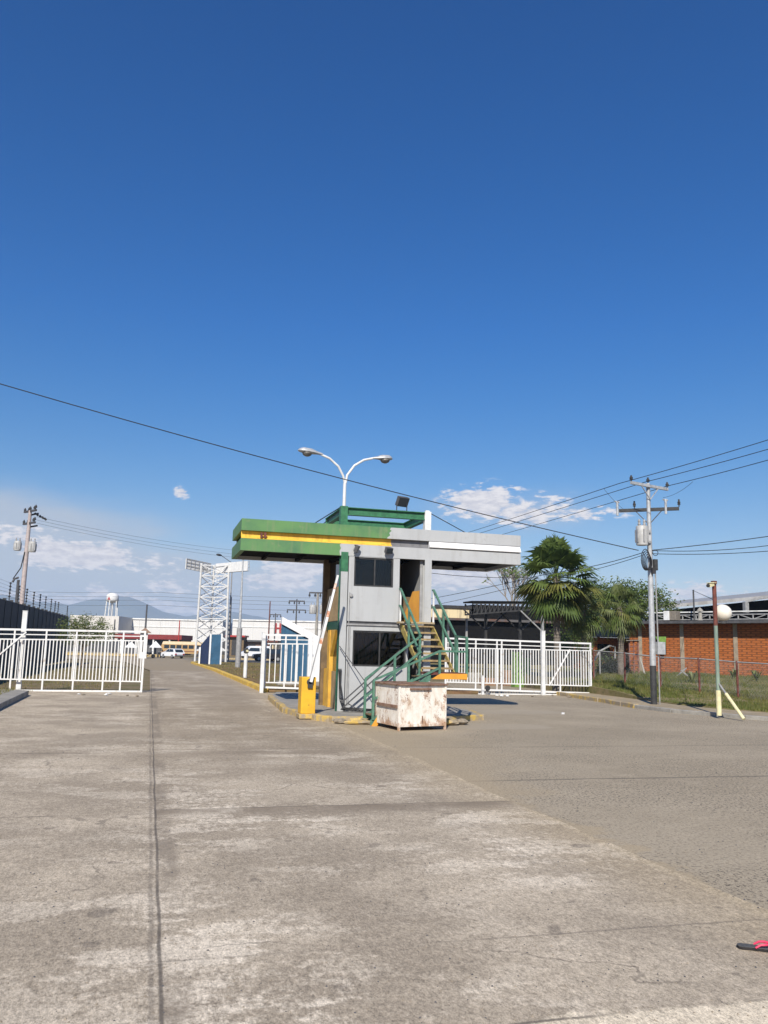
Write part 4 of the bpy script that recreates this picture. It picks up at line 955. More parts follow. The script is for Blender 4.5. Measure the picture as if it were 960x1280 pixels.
m = MB(); m.add([(ka.x-kw-.3, ka.y-.4, kt), (ka.x+kw*.4+.5, ka.y-.4, kt), (ka.x+kw*.4+.5, ka.y+1.8, kt), (ka.x-kw-.3, ka.y+1.8, kt), (ka.x-.1, ka.y+.7, kt+.75)], [(3,2,1,0),(0,1,4),(1,2,4),(2,3,4),(3,0,4)]); m.build('roof', pm('tile_brown', (.28,.18,.12), (.2,.13,.09)), r)
m = MB(); m.box((ka.x-.45, ka.y-.02, ka.z+.9), (ka.x+.05, ka.y-.005, kt-.5)); m.build('window', M['glass'], r)
def tent(label, u, d, w, h):
    p = foot(u, d); r = thing('market_tent', p, label, 'tent')
    m = MB(); zc = p.z+h*.55; m.add([(p.x-w,p.y-w,zc),(p.x+w,p.y-w,zc),(p.x+w,p.y+w,zc),(p.x-w,p.y+w,zc),(p.x,p.y,p.z+h)], [(3,2,1,0),(0,1,4),(1,2,4),(2,3,4),(3,0,4)]); m.build('roof', M['white'], r)
    for sx in (-1,1):
        for sy in (-1,1):
            m = MB(); m.tube([(p.x+sx*w*.95,p.y+sy*w*.95,p.z),(p.x+sx*w*.95,p.y+sy*w*.95,zc)], .05, 6); m.build('leg', M['grey'], r)
tent('white pointed market tent between the kiosk and the yellow bus', 193.5, 150, 1.1, 2.6)
tent('white pointed market tent seen through the bars of the left gate', 163, 150, 1.1, 2.4)
# yellow road barrier strip on the far side of the street
kerb('yellow_kerb', [tuple(foot(60, 138)), tuple(foot(200, 141))], .4, .35, M['yellow_dirty'])
kerb('yellow_kerb', [tuple(foot(283, 128)), tuple(foot(345, 128))], .4, .25, M['yellow_dirty'])

# vehicles --------------------------------------------------------
def wheel(parent, c, r, w, axis):
    m = MB(); m.lathe(c, [(r*.9,-w/2),(r,-w/2+.02),(r,w/2-.02),(r*.9,w/2)], 16, axis=axis); o = m.build('wheel', M['tyre'], parent)
    q = MB(); q.lathe(c, [(r*.55,-w/2-.01),(r*.55,w/2+.01)], 12, axis=axis); q.build('rim', M['grey'], o)
def car(name, label, cat, base, heading, prof, win, W, paint, wheels, wr_, scale=1.0, glass=None, lights=(.55,.75)):
    """prof: side outline (x forward, z); extruded with tucked-in upper sides"""
    base = Vector(base); f = Vector((math.cos(heading), math.sin(heading), 0)); s = Vector((-f.y, f.x, 0))
    r = thing(name, base, label, cat)
    def P(x, y, z): return base+(f*x+s*y+Vector((0,0,z)))*scale
    zs = [p[1] for p in prof]; belt = win['belt']
    def tuck(z): return W/2*(1-.16*max(0, (z-belt)/(max(zs)-belt))) if z > belt else W/2*(1-.05*max(0,(.5-z)))
    m = MB(); n = len(prof); vs = [P(x, -tuck(z), z) for x, z in prof]+[P(x, tuck(z), z) for x, z in prof]
    m.add(vs, [tuple(range(n))[::-1], tuple(range(n, 2*n))]+[(i, (i+1) % n, (i+1) % n+n, i+n) for i in range(n)]); m.build('body', paint, r, bevel=.03*scale)
    for sd in (-1, 1):
        for poly in win['side']:
            m = MB(); m.prism([P(x, sd*(tuck(z)+.012), z) for x, z in poly], s*(-.01*sd*scale)); m.build('side_window', M['glassblue'], r)
    for (x0, z0, x1, z1, wf) in win['ends']:
        dn = Vector((z1-z0, 0, -(x1-x0))).normalized(); 
        m = MB(); a = W/2*wf; vs = [P(x0,-a,z0),P(x0,a,z0),P(x1,a*.94,z1),P(x1,-a*.94,z1)]
        nn = (vs[1]-vs[0]).cross(vs[2]-vs[1]).normalized()
        cen = P(0, 0, .9)
        if (vs[0]-cen).dot(nn) < 0: nn = -nn
        m.prism([v+nn*.012 for v in vs], nn*.008); m.build('windscreen', M['glassblue'], r)
    for x in wheels:
        for sd in (-1, 1): wheel(r, P(x, sd*(W/2-.10), wr_), wr_*scale, .2*scale, s)
    xr = min(p[0] for p in prof); xf = max(p[0] for p in prof)
    for sd in (-1, 1):
        m = MB(); q = [P(xr-.015, sd*W*.46, lights[0]), P(xr-.015, sd*W*.30, lights[0]), P(xr-.015, sd*W*.30, lights[1]), P(xr-.015, sd*W*.46, lights[1])]; m.prism(q, f*.03*scale); m.build('tail_light', M['red'], r)
        m = MB(); q = [P(xf+.012, sd*W*.46, lights[0]), P(xf+.012, sd*W*.28, lights[0]), P(xf+.012, sd*W*.28, lights[1]-.05), P(xf+.012, sd*W*.46, lights[1]-.05)]; m.prism(q, -f*.03*scale); m.build('headlight', M['galv'], r)
    m = MB(); q = P(xr-.04, 0, .42); m.prism([P(xr-.06,-W*.46,.34),P(xr-.06,W*.46,.34),P(xr-.06,W*.46,.5),P(xr-.06,-W*.46,.5)], f*.06*scale); m.build('bumper', M['dkgrey'], r)
    return r
hatch = [(-1.85,.32),(-1.9,.75),(-1.72,1.0),(-1.45,1.38),(-1.0,1.46),(.1,1.44),(.85,1.0),(1.7,.85),(1.85,.6),(1.85,.30)]
hw_ = dict(belt=.95, side=[[(-1.5,1.0),(-1.25,1.36),(-.35,1.39),(-.35,1.0)],[(-.28,1.0),(-.28,1.39),(.08,1.37),(.68,1.0)]], ends=[(-1.80,.93,-1.50,1.33,.78),(.84,1.02,.16,1.40,.78)])
p = foot(215.5, 126); car('parked_car', 'small white hatchback standing on the street in front of the yellow bus', 'car', p, YAW+1.85, hatch, hw_, 1.75, M['carwhite'], (-1.2,1.2), .31)
suv = [(-2.1,.4),(-2.15,.95),(-2.0,1.7),(-1.8,1.78),(.2,1.75),(.75,1.12),(1.95,1.0),(2.1,.7),(2.1,.38)]
sw = dict(belt=1.1, side=[[(-1.85,1.15),(-1.75,1.66),(-.8,1.67),(-.8,1.15)],[(-.7,1.15),(-.7,1.67),(.1,1.66),(.55,1.15)]], ends=[(-2.15,1.1,-2.03,1.62,.8),(.74,1.15,.26,1.70,.8)])
p = foot(334, 118); car('parked_jeep', 'dark off-road car on the street behind the open gate leaf', 'car', p, YAW+2.9, suv, sw, 1.85, M['cardark'], (-1.35,1.3), .39)
van = [(-2.6,.4),(-2.65,2.0),(-2.4,2.15),(.9,2.1),(1.3,1.9),(1.9,1.15),(2.5,.98),(2.6,.7),(2.6,.38)]
vw = dict(belt=1.2, side=[[(-.6,1.25),(-.6,1.8),(1.0,1.8),(1.55,1.25)],[(-2.3,1.25),(-2.3,1.8),(-.8,1.8),(-.8,1.25)]], ends=[(-2.66,1.2,-2.66,1.85,.8),(1.88,1.2,1.36,1.84,.8)])
p = foot(318, 146); car('parked_van', 'white van on the far side of the street behind the median', 'van', p, YAW+PI-.1, van, vw, 1.95, M['carwhite'], (-1.7,1.7), .36)
p = foot(352, 122); car('parked_taxi', 'yellow car mostly hidden behind the bars of the open gate leaf', 'car', p, YAW+.2, hatch, hw_, 1.75, M['busy'], (-1.2,1.2), .31)
# bus
def bus():
    d = 150; a = foot(199.5, d); b = foot(262.5, d); L = (b-a).length; s = (b-a).normalized(); n = Vector((-s.y, s.x, 0)); z0 = a.z; Z = Vector((0,0,1)); Hh = at(230, 802, d).z-z0; W = 2.4
    r = thing('school_bus', (a+b)/2, 'long yellow bus on the street behind the white car', 'bus')
    def P(x, y, z): return Vector((a.x, a.y, z0))+s*x+n*y+Z*z
    m = MB(); prof = [(0,.45),(.05,1.4),(.4,Hh*.95),(.8,Hh),(L-.5,Hh),(L-.1,Hh*.94),(L,1.2),(L,.45)]
    m.prism([P(x, 0, z) for x, z in prof], n*W); m.build('body', M['busy'], r, bevel=.05)
    m = MB(); m.prism([P(.3,-.012,Hh*.80), P(L-.3,-.012,Hh*.80), P(L-.3,-.012,Hh*.99), P(.5,-.012,Hh*.99)], n*.01); m.build('roof_band', pm('bus_cream', (.72,.58,.40), (.66,.52,.34)), r)
    for k in range(7):
        x = .7+k*(L-1.3)/7; m = MB(); m.prism([P(x,-.02,Hh*.52), P(x+(L-1.3)/7-.2,-.02,Hh*.52), P(x+(L-1.3)/7-.2,-.02,Hh*.76), P(x,-.02,Hh*.76)], n*.012); m.build('window', M['glassblue'], r)
    m = MB(); m.prism([P(.1,-.02,Hh*.30), P(L-.1,-.02,Hh*.30), P(L-.1,-.02,Hh*.35), P(.1,-.02,Hh*.35)], n*.012); m.build('side_stripe', M['rustred'], r)
    for x in (1.4, L-1.9):
        for y in (.12, W-.12): wheel(r, P(x, y, .45), .45, .25, n)
bus()
def motorbike(label, u, d, hd):
    p = foot(u, d); r = thing('motorcycle', p, label, 'motorcycle', 'motorcycles parked at the street')
    f = Vector((math.cos(hd), math.sin(hd), 0)); s = Vector((-f.y, f.x, 0)); Z = Vector((0,0,1))
    for x in (-.62,.62): 
        m = MB(); m.lathe(p+f*x+Z*.3, [(.26,-.05),(.3,-.02),(.3,.02),(.26,.05)], 14, axis=s); m.build('wheel', M['tyre'], r)
    m = MB(); m.tube([p+f*-.62+Z*.3, p+f*-.1+Z*.45, p+f*.35+Z*.75, p+f*.62+Z*.3], .05, 6); m.tube([p+f*-.5+Z*.75, p+f*.1+Z*.72], .12, 8); m.lathe(p+f*.2+Z*.72, [(.05,-.2),(.15,-.05),(.15,.08),(.05,.2)], 10, axis=f); m.build('body', M['cardark'], r)
    m = MB(); m.tube([p+f*.40+Z*1.02-s*.33, p+f*.42+Z*.98, p+f*.40+Z*1.02+s*.33], .025, 6); m.tube([p+f*.42+Z*.98, p+f*.38+Z*.7], .03, 6); m.build('handlebar', M['grey'], r)
motorbike('dark motorcycle by the kiosk, left of the white car', 186, 122, .3)
motorbike('dark motorcycle just left of the white hatchback', 199, 128, 1.9)

# water tower ------------------------------------------------------
dw = 262; c = at(140.5, 752, dw); gz = -.4
r = thing('water_tower', (c.x, c.y, gz), 'white water tower on legs with small red marks, beyond the warehouse', 'water tower')
rt = 7.6*dw/FPX; hT = 11*dw/FPX
m = MB(); m.lathe(c, [(rt*.3,-.35),(rt*.85,0),(rt,.35),(rt,hT*.62),(rt*.8,hT*.85),(rt*.3,hT)], 24); m.build('tank', M['white'], r, smooth=True)
for k in range(5):
    t = 2*PI*k/5+.5; m = MB(); m.tube([(c.x+rt*1.25*math.cos(t), c.y+rt*1.25*math.sin(t), gz), (c.x+rt*.9*math.cos(t), c.y+rt*.9*math.sin(t), c.z+.3)], .16, 8); m.build('leg', M['white_dirty'], r)
m = MB(); m.tube([(c.x, c.y, gz), (c.x, c.y, c.z)], .4, 10); m.build('riser_pipe', M['white'], r)
m = MB(); fv = Vector((-c.x, -c.y, 0)).normalized(); sv = Vector((-fv.y, fv.x, 0))
for off, hh in ((1.0, 1.0), ):
    q = c+Vector((0,0,.5)); ang = off*.6; n_ = (fv*math.cos(ang)-sv*math.sin(ang)); s_ = Vector((-n_.y, n_.x, 0)); q = q+n_*(rt+.02)
    m.prism([q-s_*.5, q+s_*.5, q+Vector((0,0,1.0))], n_*.04)
m.build('red_mark', M['red'], r)

# ------------------------------------------------------------------ left boundary wall
xw = -8.0
wl0, wl1 = Vector((xw, 14, 0)), FX(86, 771, xw)
zt0 = FX(0, 748, xw)
def wall_top(y): return zt0.z+(wl1.z-zt0.z)*(y-zt0.y)/(wl1.y-zt0.y)
bwz = thing('boundary_wall', (xw, 40, 0), 'dark panelled boundary wall topped with electric fence stakes on the left', 'wall')
y = 14.
pw = pm('dark_panel', (.10,.098,.095), (.075,.073,.07), 1.2, .85)
m = MB()
while y < wl1.y-.5:
    y2 = min(y+2.5, wl1.y); m.prism([(xw, y+.02, -.1), (xw, y2-.02, -.1), (xw, y2-.02, wall_top(y2)), (xw, y+.02, wall_top(y))], (-.1, 0, 0)); y = y2
m.build('panel', pw, bwz)
m = MB(); y = 14.
while y < wl1.y: m.box((xw-.14, y-.1, -.1), (xw+.04, y+.019, wall_top(y)+.1)); y += 2.5
m.build('pier', M['dark'], bwz)
for k, (u, vt, vb) in enumerate([(11,727,753),(22,731,757),(32,735,759),(41,739,761),(49,742,763),(56,745,765),(63,748,766),(68,751,768),(72,752,769),(83.5,757,771)]):
    b = FX(u, vb, xw-.05); t_ = FX(u, vt, xw-.05); h = t_.z-wall_top(b.y)
    q = MB(); q.tube([(xw-.05, b.y, wall_top(b.y)-.1), (xw-.05, b.y, wall_top(b.y)+h)], .03, 6)
    for j in range(5): q.lathe((xw-.05, b.y, wall_top(b.y)+h*(.2+.18*j)), [(.03,0),(.07,.03),(.07,.07),(.03,.1)], 8)
    q.build('fence_stake', M['dark'], bwz)
q = MB()
for j in range(5):
    for (u1, v1), (u2, v2) in (((11,727),(83.5,757)),):
        a = FX(u1, v1, xw-.05); b = FX(u2, v2, xw-.05); ha, hb_ = a.z-wall_top(a.y), b.z-wall_top(b.y)
        f = .24+.18*j; q.tube([(xw-.05, 14, wall_top(14)+ha*f), (xw-.05, a.y, wall_top(a.y)+ha*f), (xw-.05, b.y, wall_top(b.y)+hb_*f)], .006, 4)
q.build('fence_wire', M['grey'], bwz)

# ------------------------------------------------------------------ poles with gear
def insul(m, p, h=.22, r=.07, k=0):
    p = Vector(p); m.lathe(p, [(.02,0),(.02,h*.25),(r,h*.3),(r*.7,h*.45),(r,h*.55),(r*.6,h*.75),(.03,h)], 10, k)
def can(parent, c, r, h):
    c = Vector(c); m = MB(); m.lathe(c, [(r*.95,0),(r,.03),(r,h*.96),(r*.92,h),(r*.2,h+.03)], 18); o = m.build('transformer', M['tank'], parent, smooth=True)
    q = MB()
    for s in (-1, 1): q.lathe(c+Vector((s*r*.5,0,h)), [(.03,0),(.06,.05),(.04,.12),(.05,.18),(.02,.25)], 8)
    for k in range(6):
        t = 2*PI*k/6+.3; q.box((c.x+r*math.cos(t)-.03, c.y+r*math.sin(t)-.03, c.z+.1), (c.x+r*math.cos(t)+.03, c.y+r*math.sin(t)+.03, c.z+h*.8))
    q.build('bushing', M['grey'], o)
def mainpole():
    d = 29.6; b = at(817.5, 880, d); t_ = at(808, 602, d+1.3)
    base = Vector((b.x, b.y, .1)); z1 = at(808, 602, d+1.0).z
    x, y = base.x, base.y
    r = thing('utility_pole', base, 'silver utility pole with two crossarms and one transformer on the right footpath', 'utility pole')
    def W(u, v): return FY(u, v, y)
    zs = W(814, 832).z
    m = MB(); m.tube([base, (x, y, zs)], .11, 14); m.build('black_base', M['dark'], r, smooth=True)
    m = MB(); m.tube([(x, y, zs), (x, y, W(812,700).z), (x, y, W(808,604).z)], [.108,.092,.07], 14); m.build('pole', M['galv'], r, smooth=True)
    # top arm roughly facing the viewer, lower arm turned
    ua = Vector((.95,.30,0)).normalized(); zc = W(808, 608).z
    m = MB(); m.beam(Vector((x,y-.1,zc))-ua*1.0, Vector((x,y-.1,zc))+ua*1.0, .08, .10); m.build('crossarm', M['galv'], r)
    m = MB(); m.beam(Vector((x,y-.12,zc-.05))-ua*.45, Vector((x,y-.12,zc-.5)), .03); m.beam(Vector((x,y-.12,zc-.05))+ua*.45, Vector((x,y-.12,zc-.5)), .03); m.build('arm_brace', M['galv'], r)
    la = Vector((.80,-.60,0)).normalized(); z2 = W(809, 637).z
    m = MB(); m.beam(Vector((x,y,z2))-la*1.05, Vector((x,y,z2))+la*1.05, .09, .12); m.build('crossarm', M['dark'], r)
    m = MB(); m.beam(Vector((x,y,z2-.05))-la*.45, Vector((x,y,z2-.55)), .03); m.beam(Vector((x,y,z2-.05))+la*.45, Vector((x,y,z2-.55)), .03); m.build('arm_brace', M['dkgrey'], r)
    for off in (-.98, .98):
        m = MB(); insul(m, Vector((x,y-.1,zc+.05))+ua*off); m.build('insulator', M['dark'], r)
    m = MB(); insul(m, (x, y, W(808,604).z)); m.build('insulator', M['dark'], r)
    for off, kind in ((-1.15, 1), (-.5, 0), (.55, 1), (1.05, 0)):
        m = MB(); c = Vector((x,y,z2+.06))+la*off
        if kind: m.tube([c+Vector((0,-.08,-.25)), c+Vector((0,-.08,.30))], .045, 8); m.tube([c+Vector((-.1,-.06,.28)), c+Vector((.1,-.06,.26))], .03, 6)
        else: insul(m, c, .28, .06)
        m.build('cutout_fuse' if kind else 'insulator', M['galv'] if kind else M['dark'], r)
    cc = W(800, 683); can(r, (x-.38, y-.12, W(800,682).z), .21, .70)
    m = MB(); m.box((x-.18, y-.15, cc.z+.12), (x-.03, y-.02, cc.z+.2)); m.box((x-.18, y-.15, cc.z+.5), (x-.03, y-.02, cc.z+.58)); m.build('bracket', M['grey'], r)
    # coils of spare cable and splice boxes
    m = MB(); zc2 = W(802, 700).z
    for k in range(5):
        a = .24-.02*k; m.tube([Vector((x-.28+a*.75*math.cos(t)+.02*k, y-.16-.02*k, zc2+a*1.6*math.sin(t)-.03*k)) for t in np.linspace(0, 2*PI, 17)], .016, 5)
    m.tube([Vector((x+.16+.11*math.cos(t), y-.1, W(814,691).z+.11*math.sin(t))) for t in np.linspace(0, 2*PI, 13)], .012, 5); m.build('cable_coil', M['cable'], r)
    m = MB(); m.box((x+.1, y-.12, W(814,706).z-.2), (x+.24, y+.02, W(814,706).z+.2)); m.box((x-.04, y-.2, W(812,714).z-.1), (x+.1, y-.1, W(812,714).z+.12)); m.build('splice_box', M['dark'], r)
    m = MB(); m.tube([(x+.2, y-.05, .1), (x+.2, y-.05, W(818,806).z)], .022, 8); m.tube([(x+.2, y-.05, W(818,806).z), (x+.17, y-.05, W(815,712).z)], .025, 8); m.build('conduit', M['grey'], r)
    zz = W(820, 818).z; m = MB(); m.box((x+.12, y-.17, zz), (x+.42, y+.05, zz+.44)); m.build('meter_box', M['galv'], r, bevel=.01)
    return r, Vector((x,y,zc)), ua, W
mp, MPc, MPua, MW = mainpole()

def leftpole():
    d = 60; t_ = at(38, 640, d); b = at(27, 756, d); y = b.y
    x = (FY(27,756,y).x); r = thing('utility_pole', (x, y, 0), 'utility pole with two transformers and crowded crossarms behind the left wall', 'utility pole')
    def W(u, v): return FY(u, v, y)
    zt = W(38.5, 638).z
    m = MB(); m.tube([(x,y,0),(x,y,W(33,690).z),(x,y,zt)], [.20,.16,.11], 12); m.build('pole', pm('grey_pink_pole', (.45,.38,.36), (.36,.31,.30), 5), r, smooth=True)
    m = MB(); m.tube([(x-.35,y-.1,0),(x-.35,y-.1,W(25,725).z)], .10, 8); m.tube([(x-.35,y-.1,W(25,722).z),(x-.6,y-.2,W(22,724).z),(x-.7,y-.25,W(20,728).z)], .08, 6); m.build('conduit', M['dkgrey'], r, smooth=True)
    m = MB(); m.tube([(x-.7,y-.2,W(20,724).z),(x-.25,y-.2,W(26,710).z),(x-.1,y-.15,W(29,690).z)], .04, 6); m.build('service_cable', M['cable'], r)
    can(r, (x-.62, y-.1, W(25,688.5).z), .24, .68); can(r, (x+.38, y-.15, W(36,690).z), .26, .74)
    for (u, v, hl) in ((42,640,.95),(39.5,655,.6)):
        c = W(u, v); dr_ = Vector((.45,-.9,0)).normalized(); c = Vector((x, y, c.z))
        m = MB(); m.beam(c-dr_*1.2+Vector((0,0,.1)), c+dr_*1.2-Vector((0,0,.0)), .12, .14); m.beam(c-dr_*.9+Vector((.25,.0,-.15)), c+dr_*.9+Vector((.25,0,-.2)), .1, .1); m.build('crossarm', M['dkgrey'], r)
        for k in range(5):
            q = MB(); insul(q, c+dr_*(-1.1+.55*k)+Vector((.1*(k%2),0,.08)), .32, .10); q.build('insulator', M['dark'], r)
    m = MB()
    for k in range(5): m.tube([W(44+3*k, 642+1.6*k)+Vector((0,-.3,0)), W(45+3.4*k, 643.5+1.8*k)+Vector((0,-.3,0))], .09, 6)
    m.build('line_insulator', M['dark'], r)
    return r, x, y, W
lpole, LPx, LPy, LW = leftpole()
def farpole(label, u, vtop, d, arms, cans=0, mat='grey', rad=.16, lattice=False):
    b = foot(u, d); b.z = -.4; zt = at(u, vtop, d).z; r = thing('utility_pole', b, label, 'utility pole')
    m = MB()
    m.tube([b, (b.x, b.y, zt)], [rad, rad*.6], 8); m.build('pole', M[mat], r, smooth=True)
    s = Vector((AR[0], AR[1], 0)).normalized()
    for (v, hw) in arms:
        z = at(u, v, d).z; w = hw*d/FPX; q = MB(); q.beam(Vector((b.x,b.y,z))-s*w, Vector((b.x,b.y,z))+s*w, .16); q.build('crossarm', M['dkgrey'], r)
        for f in (-.95, -.3, .3, .95):
            q = MB(); insul(q, Vector((b.x,b.y,z))+s*w*f+Vector((0,0,-.55)), .5, .13); q.build('insulator', M['dark'], r)
    for k in range(cans):
        can(r, Vector((b.x,b.y,at(u, 767, d).z))+s*(-.55+1.1*k)-Vector((0,.3,0)), .36, .95)
    return r
farpole('far utility pole with two white transformers between the blue monument and the booth', 394, 741, 90, [(740, 11)], 2, 'conc', .2)
farpole('far pole with a double crossarm behind the blue monument', 368, 748, 120, [(750.5, 10), (762, 12)], 0, 'dkgrey', .14)
farpole('thin rust-brown mast in front of the warehouse with the letter', 334.5, 751, 150, [], 0, 'rustred', .16)
farpole('far pole with one low crossarm just right of the rust-brown mast', 342, 766, 150, [(768, 7)], 0, 'dkgrey', .14)
farpole('thin dark mast standing above the left warehouse', 179.5, 755, 150, [], 0, 'dkgrey', .22)
farpole('thin red mast against the white warehouse left of the lattice tower', 222, 775, 160, [], 0, 'red', .16)
farpole('thin dark post against the white end block of the warehouse', 140.5, 774, 150, [], 0, 'dkgrey', .18)
farpole('thin street pole just right of the lattice tower', 285, 745, 112, [], 0, 'dkgrey', .14)
# small cobra street lamps peeping beyond
def cobra(label, u, v, d, side, uh):
    b = foot(u, d); zt = at(u, v+3, d).z; r = thing('cobra_lamp', b, label, 'street lamp')
    e = at(uh, v, d); m = MB(); m.tube([b, (b.x, b.y, zt-1.5)], [.11,.08], 8); m.tube([(b.x,b.y,zt-1.5),(b.x,b.y,zt-.5), (e.x,e.y,e.z)], .05, 6); m.build('pole', M['grey'], r, smooth=True)
    s = (Vector((e.x-b.x,e.y-b.y,0))).normalized(); m = MB(); m.tube([e-s*.2, e, e+s*.35, e+s*.75, e+s*.9], [.05,.12,.16,.13,.03], 8); m.build('lamp_head', M['dkgrey'], r, smooth=True)
cobra('far street lamp with a grey head above the lattice tower', 284, 694, 108, -1, 276)

# camera post ------------------------------------------------------
d = 25.0; b = at(899, 893, d); y = b.y; x = b.x
r = thing('camera_post', (x, y, .1), 'pale green post with rusty top, security camera and white globe lamp by the footpath', 'camera post')
def W(u, v): return FY(u, v, y)
m = MB(); m.tube([(x,y,.08),(x,y,W(899,863).z)], .075, 14); m.build('sleeve', M['paleyellow'], r, smooth=True)
m = MB(); m.tube([(x,y,W(899,863).z),(x,y,W(895,782).z)], .058, 14); m.build('lower_shaft', M['postgreen'], r, smooth=True)
m = MB(); m.tube([(x,y,W(895,782).z),(x,y,W(892.5,727).z)], .062, 14); m.box((x-.07,y-.06,W(892,730).z),(x+.06,y+.06,W(892,727).z+.02)); m.build('upper_shaft', M['rustred'], r, smooth=True)
cz = W(888, 731).z; m = MB(); m.beam((x-.10,y-.08,cz+.02), (x-.33,y-.18,cz-.04), .10, .12); m.beam((x-.02,y-.06,cz+.06),(x-.36,y-.2,cz+.035), .13, .02); cam_o = m.build('camera', M['paleyellow'], r, bevel=.01)
m = MB(); m.lathe((x-.33,y-.18,cz-.04), [(.05,0),(.05,.05),(.03,.052)], 12, axis=(-.9,-.38,-.25)); m.build('lens', M['dark'], cam_o)
gc = W(907, 766); R_ = .275; m = MB()
m.lathe((x+.33, y+.1, gc.z), [(R_*math.sin(t), -R_*.93*math.cos(t)) for t in np.linspace(.12, PI-.12, 16)], 28); m.build('globe', M['globe'], r, smooth=True)
m = MB(); m.lathe((x+.33, y+.1, gc.z-.32), [(.10,0),(.12,.07)], 14); m.tube([(x,y,gc.z-.3),(x+.33,y+.1,gc.z-.3)], .02, 6); m.build('globe_bracket', M['dkgrey'], r)
ba = W(902, 853); bb2 = G(930, 899, .06); bm_ = Vector((x,y,W(901,853).z)).lerp(bb2, .32)
m = MB(); m.tube([(x,y,W(901,853).z), bm_], .03, 8); m.build('brace', M['grey'], r)
m = MB(); m.tube([bm_, bb2], .05, 10); m.build('brace_sleeve', M['paleyellow'], r)

# ------------------------------------------------------------------ chain link fence
def fence_pt(u, d): 
    p = at(u, 830, d); return Vector((p.x, p.y, verge_z(p.x, p.y)))
r = thing('wire_fence', fence_pt(870, 36), 'rusty post and pipe fence across the grass in front of the brick wall', 'fence')
tops = []
for u, vt, dd in ((742, 812, 40.5), (781, 815, 38.5), (825, 820, 37), (873.5, 822, 35.2), (921, 826, 33.6), (972, 829, 32), (1030, 832, 30)):
    p = fence_pt(u, dd); z = at(u, vt, dd).z; m = MB(); m.tube([p-Vector((0,0,.1)), (p.x,p.y,z)], .045, 8); m.build('fence_post', M['rustred'], r); tops.append(Vector((p.x,p.y,z-.05)))
m = MB(); m.tube(tops, .028, 6); m.build('top_rail', M['grey'], r)
m = MB()
for i in range(len(tops)-1):
    a, b = tops[i], tops[i+1]; n = 26
    for k in range(n):
        p = a.lerp(b, k/n); zb = verge_z(p.x, p.y); h = p.z-zb
        for s in (-1, 1):
            q = a.lerp(b, max(0, min(1, (k+s*9)/n))); m.beam((p.x,p.y,p.z-.02), (q.x,q.y,verge_z(q.x,q.y)+.05), .003)
m.build('wire_mesh', M['grey'], r)

# ------------------------------------------------------------------ brick building on the right
Lw = at(788, 840, 54); Rw = at(1060, 850, 44.5)
Lw.z = Rw.z = 0
bs = (Rw-Lw).normalized(); bnn = Vector((-bs.y, bs.x, 0))     # bnn points away
Lb = (Rw-Lw).length
r = thing('brick_building', (Lw+Rw)/2+Vector((0,0,.3)), 'long red clay-block building with concrete piers and a roof truss on the right', 'building')
zt = at(880, 779.5, 50.3).z
def bq(s, n, z): return Lw+bs*s+bnn*n+Vector((0,0,z))
def bslab(m, s0, s1, n0, n1, z0, z1, k=0): m.prism([bq(s0,n0,z0), bq(s1,n0,z0), bq(s1,n1,z0), bq(s0,n1,z0)], (0,0,z1-z0), k)
m = MB(); bslab(m, 0, Lb, 0, .2, .2, zt); bslab(m, 0, .2, .2, 9, .2, zt); m.build('wall', M['brick'], r)
m = MB(); bslab(m, -.5, Lb, -.85, .6, zt+.002, zt+.17); m.build('ledge', M['dkgrey'], r)
def along(u):   # distance along the wall seen in column u
    dr = ray(u, 820); # solve Lw + bs*s on the ray in plan
    A = np.array([[dr[0], -bs.x],[dr[1], -bs.y]]); k = np.linalg.solve(A, np.array([Lw.x, Lw.y])); return k[1]
for u in (801, 853.5, 920.5, 985):
    s = along(u); m = MB(); bslab(m, s-.12, s+.12, -.06, -.001, .25, zt); m.build('pier', pm('weathered_pier', (.40,.33,.24), (.28,.23,.17), 2.5, .85, fine=.3), r)
s0, s1 = along(820), along(833); z0, z1 = at(826, 818, 51.5).z, at(826, 795, 51.5).z
m = MB(); bslab(m, s0, s1, -.012, -.002, z0, z1); wdw = m.build('window', M['black'], r)
m = MB(); m.prism([bq(s0,-.03,z1), bq(s1+.05,-.03,z1), bq(s1+.05,-.25,z0), bq(s1-.25,-.25,z0), bq(s1-.25, -.2, z0+.55)], bnn*-.03); m.build('shutter', M['lime'], wdw)
# truss
sA, sB = along(812), Lb
zt2 = zt+.30; zt3 = at(880, 767.5, 51.0).z
m = MB(); nn_ = 1.0
m.beam(bq(sA,nn_,zt2), bq(sB,nn_,zt2), .08); m.beam(bq(sA,nn_,zt3), bq(sB,nn_,zt3), .08)
k = int((sB-sA)/.85)
for i in range(k+1):
    s = sA+(sB-sA)*i/k; m.beam(bq(s,nn_,zt2), bq(s,nn_,zt3), .06)
    if i < k:
        e = sA+(sB-sA)*(i+1)/k
        a, b = (s, e) if i % 2 else (e, s); m.beam(bq(a,nn_,zt2), bq(b,nn_,zt3), .05)
m.build('roof_truss', M['grey'], r)
m = MB(); bslab(m, sA-.6, Lb, .85, 1.6, zt3+.13, zt3+.20); m.build('roof_edge', M['white_dirty'], r)
m = MB(); bslab(m, sA, Lb, 1.65, 8.9, zt3-.1, zt3+.1); bslab(m, .3, Lb, 3.0, 3.1, zt+.25, zt3-.11); bslab(m, .21, Lb, .21, 8.9, zt+.22, zt+.25); m.build('roof_void', M['black'], r)
